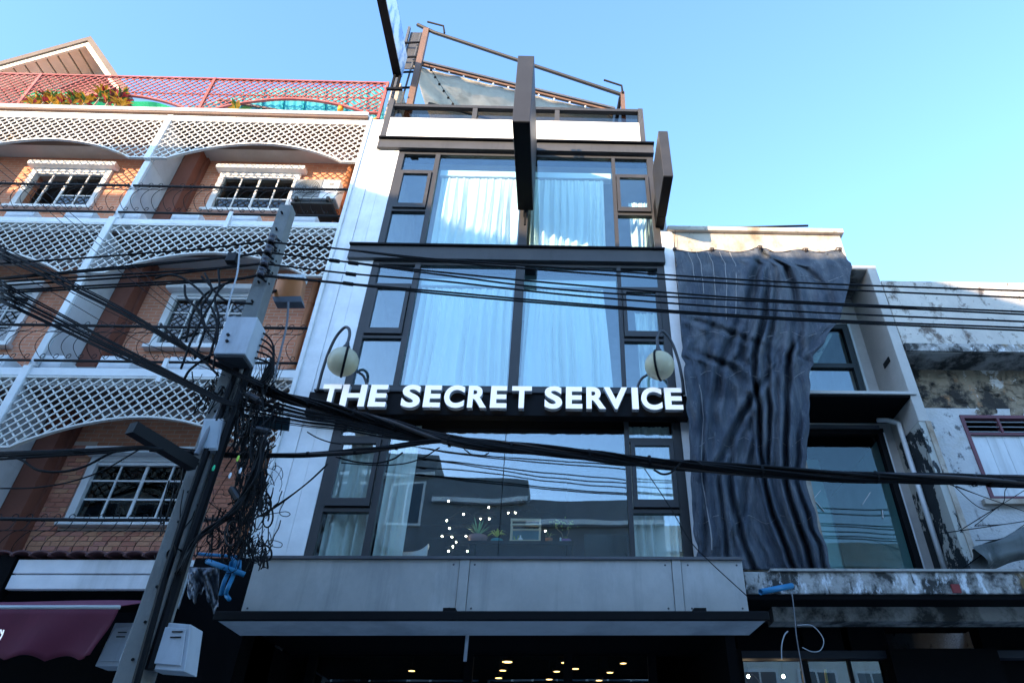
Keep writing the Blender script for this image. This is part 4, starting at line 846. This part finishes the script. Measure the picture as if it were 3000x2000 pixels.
# ================================================================== utility pole and what hangs on it
PYD = -2.2
pole = thing('utility_pole', (-3.22, PYD, .13), 'square concrete utility pole hung with tangled black cables', 'pole')
def sqr(cx, z, h): return [(cx - h, PYD - h, z), (cx + h, PYD - h, z), (cx + h, PYD + h, z), (cx - h, PYD + h, z)]
MB().hexa(sqr(-3.17, .1, .12), sqr(-3.345, 7.74, .075)).build('shaft', POLE, pole, bevel=.012)
for k in range(22):
    z = 1.9 + k * .27; cx = -3.17 - .175 * (z / 7.7); MB().tube([(cx, PYD - .125 + .0059 * z - .004, z), (cx, PYD - .12, z)], .012, 8).build('bolt_hole', FRDK, pole)
for (px, py) in ((797, 702), (787, 733), (776.5, 768), (766, 799)):
    p = at(px, py, PYD - .16)
    MB().lathe([(.03, -.055), (.05, -.045), (.045, -.02), (.028, 0), (.045, .02), (.05, .045), (.03, .055)], p, 14).build('insulator', PORC, pole, smooth=True)
    MB().bar(p + Vector((.0, .0, .06)), p + Vector((.06, .12, .06)), .015, .02).bar(p - Vector((.0, .0, .06)), p + Vector((.06, .12, -.06)), .015, .02).tube([p - Vector((0, 0, .075)), p + Vector((0, 0, .075))], .009, 6).build('insulator_bracket', FRDK, pole)
MB().bar((-3.25, PYD - .2, at(562, 1362, PYD - .2).z), at(385, 1252, -3.0), .09, .10).build('crossarm', mat('dark_steel', (.005, .005, .006), .6, spec=.2), pole)
MB().tube([at(700, 1060, PYD - .12), at(560, 1450, PYD - .15), at(480, 1700, PYD - .18), at(395, 2010, PYD - .2)], .03, 8).build('riser_conduit', CABLE, pole)
MB().tube([at(735, 1060, PYD - .1), at(620, 1400, PYD - .12), at(540, 1640, PYD - .14), at(440, 1960, PYD - .14)], .04, 8).build('riser_conduit', CABLE, pole)
MB().tube([at(655, 1180, PYD - .1), at(575, 1330, PYD - .2)], .022, 8).build('riser_conduit', CABLEG, pole)
tb_ = thing('junction_box', at(690, 1035, -2.5), 'pale grey transformer box mounted high on the utility pole', 'box')
bx('box_body', BOXM, tb_, -3.36, -3.06, -2.55, -2.31, 5.37, 5.82, bevel=.008); bx('box_base', BOXD, tb_, -3.34, -3.08, -2.53, -2.32, 5.345, 5.369)
for (px, py) in ((668, 980), (665, 998)): p = at(px, py, -2.56); MB().lathe([(.001, -.012), (.015, -.01), (.015, .012)], p, 10, 'y').build('latch', BLACK, tb_)
nb = thing('notice_box', at(610, 1310, -2.35), 'narrow pale box fixed to the pole above the thick cable', 'box')
a = [at(*q, -2.36) for q in ((598, 1226), (653, 1226), (637, 1318), (578, 1318))]
MB().hexa([v + Vector((0, .08, 0)) for v in a], a).build('box_body', BOXM, nb); MB().hexa([v + Vector((0, .0, 0)) for v in [at(*q, -2.362) for q in ((604, 1232), (646, 1232), (633, 1312), (585, 1312))]], [at(*q, -2.37) for q in ((604, 1232), (646, 1232), (633, 1312), (585, 1312))]).build('box_cover', mat('box_cover', (.36, .41, .45), .5), nb)
sp_ = thing('teal_plate', at(797, 1240, -2.0), 'dark teal plate hanging among the cables beside the pole', 'sign')
a = [at(*q, -2.0) for q in ((745, 1218), (850, 1222), (845, 1260), (741, 1248))]; MB().hexa([v + Vector((0, .02, 0)) for v in a], a).build('plate', mat('teal_plate', (.012, .04, .055), .5), sp_)
MB().bar(at(745, 1222, -1.99), at(690, 1215, -2.1), .02, .02).build('plate_arm', FRDK, sp_)
fd = thing('floodlight', at(840, 880, -1.9), 'copper coloured floodlight box mounted beside the pole', 'floodlight')
q = [at(*p, -1.9) for p in ((812, 815), (889, 815), (881, 872), (797, 872))]
MB().hexa([v + Vector((.0, .10, .03)) for v in q], q).build('lamp_face', COPPER, fd, bevel=.01); q2 = [at(*p, -1.905) for p in ((797, 869), (881, 867), (884, 884), (803, 884))]
MB().hexa([v + Vector((0, .12, 0)) for v in q2], q2).build('lamp_base', mat('lamp_base', (.10, .11, .13), .5), fd); MB().bar(at(812, 850, -1.85), at(780, 860, -2.15), .03, .03).build('lamp_arm', FRDK, fd); bx('lamp_hood', WPAINT, fd, q[0].x - .01, q[1].x + .01, -1.92, -1.80, q[0].z + .0, q[0].z + .05)
for i, (c4, y, nm, lab) in enumerate(((((472, 1820), (560, 1828), (540, 1966), (436, 1958)), -2.35, 'meter_box', 'pale grey meter box low on the pole, nearer the canopy'), (((337, 1823), (402, 1823), (355, 1950), (278, 1950)), -1.0, 'meter_box', 'blue grey metal box behind the maroon awning'))):
    t = thing(nm, at(*c4[3], y), lab, 'box', 'metal meter boxes'); q = [at(*p, y) for p in c4]
    MB().hexa([v + Vector((0, .22, 0)) for v in q], q).build('box_body', BOXM, t, bevel=.006)
    cc_ = sum(q, Vector()) / 4; q3 = [cc_ + (v - cc_) * .78 + Vector((0, -.002, 0)) for v in q]; MB().hexa(q3, [v + Vector((0, -.015, 0)) for v in q3]).build('box_door', BOXM, t, bevel=.004)
    for dz in (.06, .1): MB().bar(cc_ + Vector((-.02, -.02, dz)), cc_ + Vector((.06, -.02, dz)), .008, .01, (0, 1, 0)).build('vent_slot', BLACK, t)
bpz = thing('blue_pipes', at(650, 1680, -1.2), 'bunch of bright blue plastic pipes between pole and canopy', 'pipes')
for pts, r in ((((576, 1621), (640, 1626), (694, 1630), (702, 1640), (702, 1668)), .016), (((607, 1643), (660, 1662), (717, 1682)), .026), (((683, 1632), (672, 1670), (656, 1705), (647, 1742)), .02), (((692, 1640), (683, 1684), (668, 1720), (662, 1740), (672, 1755)), .02), (((678, 1640), (690, 1640)), .016)):
    MB().tube(catmull([at(a, b, -1.25 + random.uniform(-.05, .05)) for a, b in pts], 5), r, 10).build('pipe', PIPEB, bpz, smooth=True)
cb = thing('crumpled_sheet', at(600, 1750, -1.1), 'crumpled grey plastic sheet hanging below the blue pipes', 'plastic sheet')
def crf(u, v):
    px = 553 + 90 * u - 4 * v; py = 1662 + (70 + 40 * u + 22 * math.sin(u * 9) + 9 * math.sin(u * 31)) * v; return at(px, py, -1.1 + .06 * math.sin(u * 13 + v * 5 + 2 * math.sin(v * 6)) + .035 * math.sin(u * 29 - v * 17) + .02 * math.sin(u * 51 + v * 33))
MB().grid(crf, 40, 10).build('sheet', mat('plastic_sheet', (.24, .26, .30), .5, layers=[((.1, .1, .11), 9, .5, .65, .3)]), cb, smooth=True, solid=.003)
bx('shade_box', DARK, thing('recess_shade', (-3.7, .2, 3), 'near black box for the painted shade between the brick house canopy and the cafe canopy', 'recess'), -4.08, -3.2, -.3, .3, 2.0, 4.15)  # solid near-black box, the gap's shade put into its colour

# ------------------------------------------------------------------ cables
def run_on(P, pts):                    # spans that leave the picture go on to the next pole
    if pts[-1][0] > 3000 or pts[-1][0] < -50: P.append(P[-1] + (P[-1] - P[-2]).normalized() * 14)
    if pts[0][0] < -50: P.insert(0, P[0] + (P[0] - P[1]).normalized() * 14)
    return P
def cable(pts, r, label, grp, m=CABLE, y=PYD, jit=0., name='power_cable', k=6, cat='cable', n=6):
    P = [at(p[0], p[1] + random.uniform(-jit, jit), p[2] if len(p) > 2 else y) for p in pts]
    if name == 'telecom_cable' and label.startswith('black'): label = {.005: 'thin', .006: 'thin', .008: 'medium', .009: 'medium'}.get(r, 'thick' if r > .009 else 'fine') + ' ' + label
    P = run_on(P, pts)
    return tag(MB().tube(catmull(P, k), r, n).build(name, m, None, smooth=True), label, cat, grp)
G = 'power lines crossing the facades'
PL = [((797, 710), (1026, 732), (1300, 761), (1700, 788), (2300, 826), (3000, 852), (3300, 862)), ((1026, 733), (1300, 766), (1700, 799), (2300, 840), (3000, 872), (3300, 884)),
      ((787, 740), (1031, 769), (1300, 798), (1700, 836), (2300, 881), (3000, 913), (3300, 925)), ((1031, 770), (1300, 806), (1700, 853), (2300, 886), (3000, 921), (3300, 936)),
      ((776, 773), (1031, 802), (1300, 824), (1700, 867), (2300, 910), (3000, 942), (3300, 955)), ((766, 805), (1016, 830), (1300, 855), (1700, 890), (2300, 931), (3000, 960), (3300, 972)), ((766, 808), (1016, 832), (1300, 862), (1700, 896), (2300, 936), (3000, 968), (3300, 982))]
for i, p in enumerate(PL):
    cable(p, .0105, '%s of the black power lines running right from the pole' % ('topmost', 'second', 'third from the top', 'fourth from the top', 'fifth from the top', 'second lowest', 'lowest')[i], G, y=PYD - .16)
for i, (px, py) in enumerate(((980, 764), (1035, 771), (1028, 803), (1020, 831))):
    a, b = at(px - 14, py - 2, PYD - .16), at(px + 14, py + 2, PYD - .16); tag(MB().tube([a, b], .022, 8).build('cable_clamp', CABLE, None), 'black splice clamp on the %s power line near the white wall' % ('upper left', 'second', 'third', 'lowest')[i], 'clamp', 'cable clamps')
LL = [((797, 704), (600, 728), (450, 740), (255, 755), (0, 772), (-200, 786)), ((787, 735), (690, 750), (450, 772), (383, 778), (0, 815), (-200, 836)), ((787, 737), (690, 752), (450, 776), (383, 784), (0, 818), (-200, 839)), ((776, 770), (600, 788), (450, 798), (0, 826), (-200, 840)), ((776, 772), (600, 792), (450, 807), (0, 837), (-200, 850)), ((766, 802), (690, 816), (450, 827), (0, 852), (-200, 863)), ((766, 804), (690, 819), (450, 834), (0, 859), (-200, 871))]
for i, p in enumerate(LL):
    cable(p, .011, '%s of the black power lines running left from the pole' % ('topmost', 'second', 'third from the top', 'middle', 'fifth from the top', 'second lowest', 'lowest')[i], 'power lines left of the pole', y=PYD - .16)
p = at(680, 757, PYD - .16); tag(MB().box(p.x - .05, p.x + .06, p.y - .04, p.y + .04, p.z - .07, p.z + .06).build('connector_box', BLACK, None, bevel=.01), 'black connector box on the left power line', 'connector')
# diagonal telecom cables
random.seed(11)
for i in range(16):
    t = i / 15; dy = random.uniform(-26, 26)
    cable(((-220, 735 + dy * 2.0, -2.6), (0, 852 + dy * 1.3, -2.6), (170, 938 + dy), (300, 1004 + dy * .8), (470, 1085 + dy * .5), (640, 1168 + dy * .3), (690, 1185 + dy * .2)), random.choice((.004, .006, .008)), 'black telecom cable in the diagonal fan running down to the pole', 'diagonal telecom cables', y=-2.4, name='telecom_cable')
for i in range(9):
    dy = random.uniform(-14, 14)
    cable(((-220, 610 + dy * 2.0), (0, 735 + dy * 1.5), (180, 822 + dy), (352, 908 + dy * .8), (510, 1000 + dy * .6), (640, 1070 + dy * .5), (770, 1130 + dy * .4)), random.choice((.004, .006, .009)), 'black telecom cable crossing above the main diagonal fan', 'upper diagonal cables', y=-2.4, name='telecom_cable')
for i, (a, b, c_, d) in enumerate((((-100, 395), (100, 560), (332, 752), (640, 1012)), ((-120, 400), (80, 565), (320, 770), (660, 1030)), ((60, 500), (225, 640), (480, 852), (700, 1045)), ((-60, 700), (200, 850), (420, 960), (700, 1075)), ((-60, 740), (160, 860), (380, 985), (660, 1100)))):
    cable((a, b, c_, d), .0035, 'thin wire slanting down across the white lattice', 'thin slanting wires', y=-2.5, name='thin_wire')
for i in range(8):
    dy = random.uniform(-18, 14)
    cable(((-200, 1345 + dy * 1.6), (0, 1336 + dy), (276, 1322 + dy * .7), (410, 1312 + dy * .4), (480, 1318 + dy * .2)), random.choice((.006, .009, .012)), 'black cable running left from the crossarm across the brick wall', 'cables left of the crossarm', y=-2.9, name='telecom_cable')
cable(((0, 1330), (60, 1345), (110, 1376), (180, 1381), (250, 1365), (330, 1325), (410, 1308)), .010, 'sagging black cable loop left of the crossarm', 'loose loops', y=-2.9, name='telecom_cable'); cable(((0, 1430), (100, 1428), (200, 1412), (300, 1378), (410, 1315)), .006, 'thin black wire drooping across the lower bricks', 'loose loops', y=-2.9, name='telecom_cable')
# heavy bundle
def bundle(path, n, rad, r, label, y, tw=.35, ph0=0):
    P = catmull(run_on([at(p[0], p[1], p[2] if len(p) > 2 else y) for p in path], path), 10); t = thing('cable_bundle', P[0], label, 'cable')
    for k in range(n):
        ph = ph0 + 6.283 * k / n; pts = []
        for i, q in enumerate(P):
            rr = rad * (.65 + .35 * math.sin(i * .21 + k * 1.7)) * (1 if k else .1); a = ph + i * tw * .3
            pts.append(q + Vector((0, math.cos(a) * rr, math.sin(a) * rr)))
        MB().tube(pts, r * random.choice((.7, 1, 1.25)), 6).build('strand', CABLE if k % 5 else CABLEB, t, smooth=True)
    for i in range(6, len(P) - 4, 9):
        MB().lathe([(rad * 1.15, -.012), (rad * 1.2, 0), (rad * 1.15, .012)], (0, 0, 0), 12).build('cable_tie', FRDK, t, loc=P[i]).rotation_euler = (0, R_(88), 0)
bundle(((690, 1095), (760, 1130), (850, 1165), (1000, 1204), (1130, 1240), (1298, 1288), (1500, 1311), (1750, 1335), (1955, 1356), (2352, 1388), (2700, 1402), (3000, 1411), (3300, 1420)), 13, .05, .017, 'heavy bundle of black cables crossing in front of the shop window', -2.15)
bundle(((440, 1312, -2.6), (638, 1328), (830, 1332), (1000, 1326), (1130, 1314), (1298, 1292), (1450, 1305)), 5, .022, .014, 'lower strand of black cables joining the heavy bundle', -2.18)
for i in range(17):
    dy = random.uniform(-34, 34)
    cable(((690, 1180 + dy), (800, 1205 + dy * .9), (900, 1226 + dy * .7), (1000, 1240 + dy * .6), (1180, 1279 + dy * .3), (1298, 1290 + dy * .1), (1420, 1300)), random.choice((.003, .004, .006, .009)), 'black cable fanning from the pole into the heavy bundle', 'fan of cables beside the sign', y=-2.15, name='telecom_cable')
cable(((900, 1265), (930, 1282), (967, 1295), (1000, 1300)), .006, 'short drooping wire on the white wall left of the window', 'loose loops', name='telecom_cable'); cable(((985, 1338), (1040, 1352), (1100, 1356), (1150, 1345), (1180, 1325)), .008, 'drooping cable loop over the left curtain', 'loose loops', name='telecom_cable')
cable(((1000, 1355), (1100, 1362), (1180, 1358), (1240, 1340), (1288, 1310)), .006, 'second drooping cable loop over the left curtain', 'loose loops', name='telecom_cable'); cable(((1360, 1315), (1385, 1332), (1412, 1336), (1432, 1326)), .006, 'small cable loop under the bundle', 'loose loops', name='telecom_cable')
cable(((1915, 1375), (1940, 1388), (1965, 1384), (1985, 1365), (2005, 1350), (2040, 1352), (2060, 1365)), .010, 'cable loop curling around the bundle at the right window', 'loose loops', name='telecom_cable')
for i, p in enumerate((((560, 1430), (700, 1530), (760, 1510), (880, 1430), (960, 1358)), ((720, 1530), (800, 1490), (900, 1415), (958, 1362)))): cable(p, .006, 'black wire slanting up the white wall to the window corner', 'wall wires', y=-1.6, name='telecom_cable')
cable(((750, 1512), (810, 1502), (838, 1498), (850, 1505), (840, 1512), (823, 1508), (820, 1495), (835, 1465)), .004, 'thin curl of wire on the white wall', 'wall wires', y=-1.5, name='thin_wire'); cable(((780, 1585), (800, 1582), (825, 1590), (822, 1602), (800, 1600), (783, 1588)), .0035, 'thin ring of wire near the canopy corner', 'wall wires', y=-1.4, name='thin_wire')
cable(((1888, 1372), (1960, 1480), (2021, 1582), (2080, 1645), (2192, 1748)), .005, 'thin wire slanting down across right curtain and canopy', 'wall wires', y=-1.3, name='thin_wire')
cable(((2320, 1735), (2328, 1800), (2333, 1860), (2345, 1930), (2360, 2010)), .006, 'pale cord hanging from the blue pipe', 'hanging cords', CABLEG, y=-.9, name='loose_cord'); cable(((2335, 1830), (2380, 1832), (2412, 1870), (2405, 1902), (2380, 1908), (2350, 1895)), .004, 'pale loop of cord under the concrete canopy', 'hanging cords', CABLEW, y=-.9, name='loose_cord'); cable(((2290, 1930), (2290, 1890), (2298, 1860), (2308, 1848)), .006, 'short pale curved cord below the concrete canopy', 'hanging cords', CABLEW, y=-.9, name='loose_cord')
for i, p in enumerate((((2790, 1418), (2860, 1480), (2905, 1492), (2940, 1470), (2945, 1435), (2965, 1415)), ((2800, 1422), (2870, 1450), (2940, 1475), (3010, 1500)), ((2855, 1540), (2930, 1480), (3010, 1430)), ((2855, 1540), (2940, 1535), (3010, 1525)), ((2858, 1582), (2920, 1580), (2960, 1565), (3010, 1530)))): cable(p, .005, 'loose black wire looping over the whitewashed wall', 'wires on the old house', y=-.3, name='telecom_cable')
cable(((545, 1000), (560, 930), (595, 870), (640, 840), (690, 820)), .014, 'thick looping black jumper left of the pole', 'jumper loops', name='telecom_cable')
for i, p in enumerate((((455, 815), (500, 805), (545, 820), (600, 870), (635, 950), (610, 1060)), ((541, 835), (545, 870), (575, 905), (600, 960), (570, 1050)), ((600, 800), (620, 850), (590, 900), (600, 960), (640, 1010), (660, 1030)), ((660, 830), (630, 870), (640, 930), (635, 1000), (625, 1080)), ((640, 790), (640, 850), (600, 920), (560, 1000), (530, 1080)), ((590, 810), (610, 830), (660, 880), (740, 890)), ((470, 950), (540, 1010), (600, 1060), (640, 1100)), ((700, 1020), (620, 1040), (560, 1080), (540, 1110)))):
    cable(p, .012, 'thick black jumper cable looping beside the grey box', 'jumper loops', y=-2.45, name='jumper_cable')
for i in range(5): cable(((735 - i * 3, 970 + i * 18), (770, 975 + i * 20), (798, 1005 + i * 16), (800, 1050 + i * 10), (775, 1090 + i * 8), (760 - i * 6, 1130)), .010, 'black cable arching out of the right side of the grey box', 'arched cables', y=-2.35, name='jumper_cable')
cable(((845, 885), (840, 950), (822, 1030), (800, 1120)), .012, 'grey cable dropping from the floodlight', None, CABLEG, y=-2.0, name='lamp_cable'); cable(((703, 722), (695, 800), (675, 870), (660, 940)), .010, 'pale grey wire dropping from the top power line to the box', None, CABLEW, y=-2.5, name='drop_wire')
# knots of waste cable
def tangle(regions, n, label, name):
    mb = MB()
    for _ in range(n):
        (cx, cy, rx_, ry_, lean) = random.choice(regions); x = cx + random.gauss(0, rx_ * .5); y = cy + random.gauss(0, ry_ * .5); d = -2.15 + random.uniform(-.3, .5)
        pts = []; kind = random.random(); a = random.uniform(0, 6.28)
        if kind < .45:                                   # strand hanging down
            for k in range(random.randint(7, 14)):
                pts.append(at(x, y, d)); a += random.gauss(0, .5); x += 5 * math.cos(a) - lean * 17; y += random.uniform(12, 19); d += random.uniform(-.02, .02)
                if y > cy + ry_ * 1.5: break
        elif kind < .8:                                  # slack loop between two hanging points
            w_, sg_ = random.uniform(-rx_ * 1.6, rx_ * 1.6), random.uniform(.4, 1.3) * ry_; dy_ = random.uniform(-30, 30); y -= ry_ * .4
            for k in range(11):
                t = k / 10; pts.append(at(x + w_ * t + random.gauss(0, 2) - lean * sg_ * 4 * t * (1 - t), y + dy_ * t + sg_ * 4 * t * (1 - t), d + .1 * t))
        else:                                            # springy curl
            r0 = random.uniform(9, 30); e_ = random.uniform(.4, 1); tr = random.uniform(.6, 1.6); dx_, dy_ = random.uniform(-4, 4), random.uniform(0, 6)
            for k in range(int(9 * tr) + 3):
                pts.append(at(x + dx_ * k + r0 * e_ * math.cos(a + k * .7), y + dy_ * k + r0 * math.sin(a + k * .7), d + .01 * k))
        if len(pts) < 3: continue
        mb.tube(catmull(pts, 2), random.choice((.0025, .003, .004, .005, .008)), 4, False)
    o = mb.build(name, CABLE, None); stuff(o); return tag(o, label, 'cables')
tangle([(700, 1150, 45, 70, .3), (640, 1140, 45, 50, .3), (765, 1120, 40, 60, .2), (720, 1240, 40, 70, .3), (770, 1220, 55, 40, .2)], 190, 'dense knot of black cables wrapped around the pole top', 'cable_tangle')
tangle([(740, 1290, 45, 60, .3), (735, 1420, 45, 90, .3), (690, 1520, 55, 70, .3), (650, 1580, 60, 45, .3), (775, 1400, 22, 90, .3), (720, 1600, 40, 30, .2)], 260, 'hanging curtain of black waste cables right of the pole', 'cable_tangle')
tangle([(540, 1480, 40, 120, .3), (500, 1640, 30, 90, .33), (770, 1600, 25, 50, .2)], 45, 'loose black wires around the lower pole', 'cable_tangle')
random.seed(5)
mb = MB()
for k in range(14):
    pts = [(790 - 2 * k + random.uniform(-8, 8), 1280 + random.uniform(-20, 20)), (745 + random.uniform(-12, 12), 1390), (690 + random.uniform(-12, 12), 1490), (620 + random.uniform(-12, 12), 1545), (565 + random.uniform(-8, 8), 1590), (520 + random.uniform(-8, 8), 1680)]
    mb.tube(catmull([at(a, b, -2.4 + random.uniform(-.06, .06)) for a, b in pts], 5), random.choice((.007, .010, .013)), 5)
tag(stuff(mb.build('cable_trunk', CABLE, None, smooth=True)), 'thick sagging trunk of black cables bending into the pole', 'cables')
for i, (px, py, c) in enumerate(((626, 1370, (.02, .55, .25)), (697, 1342, (.5, .75, .08)), (704, 1378, (.7, .72, .75)), (674, 1392, (.75, .76, .78)))):
    a, b = at(px - 3, py + 8, -2.6), at(px + 3, py - 8, -2.6); tag(MB().tube([a, (a + b) / 2, b], [.008, .012, .006], 6).build('cable_tag', mat('tag_%d' % i, c, .5), None), ('small green tag on the cables', 'small lime tag on the cables', 'upper small white tag on the cables', 'lower small white tag on the cables')[i], 'tag')

for i, (x, y_, ang, lab) in enumerate(((742, 1165, .5, 'upper black splice case in the cable knot'), (770, 1262, .2, 'middle black splice case among the hanging cables'), (690, 1448, 1.0, 'lower black splice case among the hanging cables'))):
    a = at(x - 26 * math.cos(ang), y_ - 26 * math.sin(ang), -2.35); b = at(x + 26 * math.cos(ang), y_ + 26 * math.sin(ang), -2.35)
    tag(MB().tube([a, a + (b - a) * .12, a + (b - a) * .14, a + (b - a) * .86, a + (b - a) * .88, b], [.014, .02, .036, .036, .02, .014], 10).build('splice_case', mat('splice_black', (.012, .012, .015), .4), None, smooth=False), lab, 'splice case', 'splice cases')
for k in range(14):
    x, y_ = random.choice(((735, 1180), (700, 1120), (745, 1400), (700, 1540), (760, 1300))); x += random.gauss(0, 22); y_ += random.gauss(0, 35)
    r_ = random.uniform(18, 46); e = random.uniform(.35, .8); ph = random.uniform(0, 6)
    P = [at(x + r_ * math.cos(t * .5 + ph) * e, y_ + r_ * math.sin(t * .5 + ph), -2.45 + .012 * t) for t in range(20)]
    tag(MB().tube(P, random.choice((.004, .006, .008)), 5, False).build('cable_coil', random.choice((CABLE, CABLE, CABLEB)), None, smooth=True), 'loose coil of wire hanging in the cable knot by the pole', 'cable coil', 'cable coils by the pole')
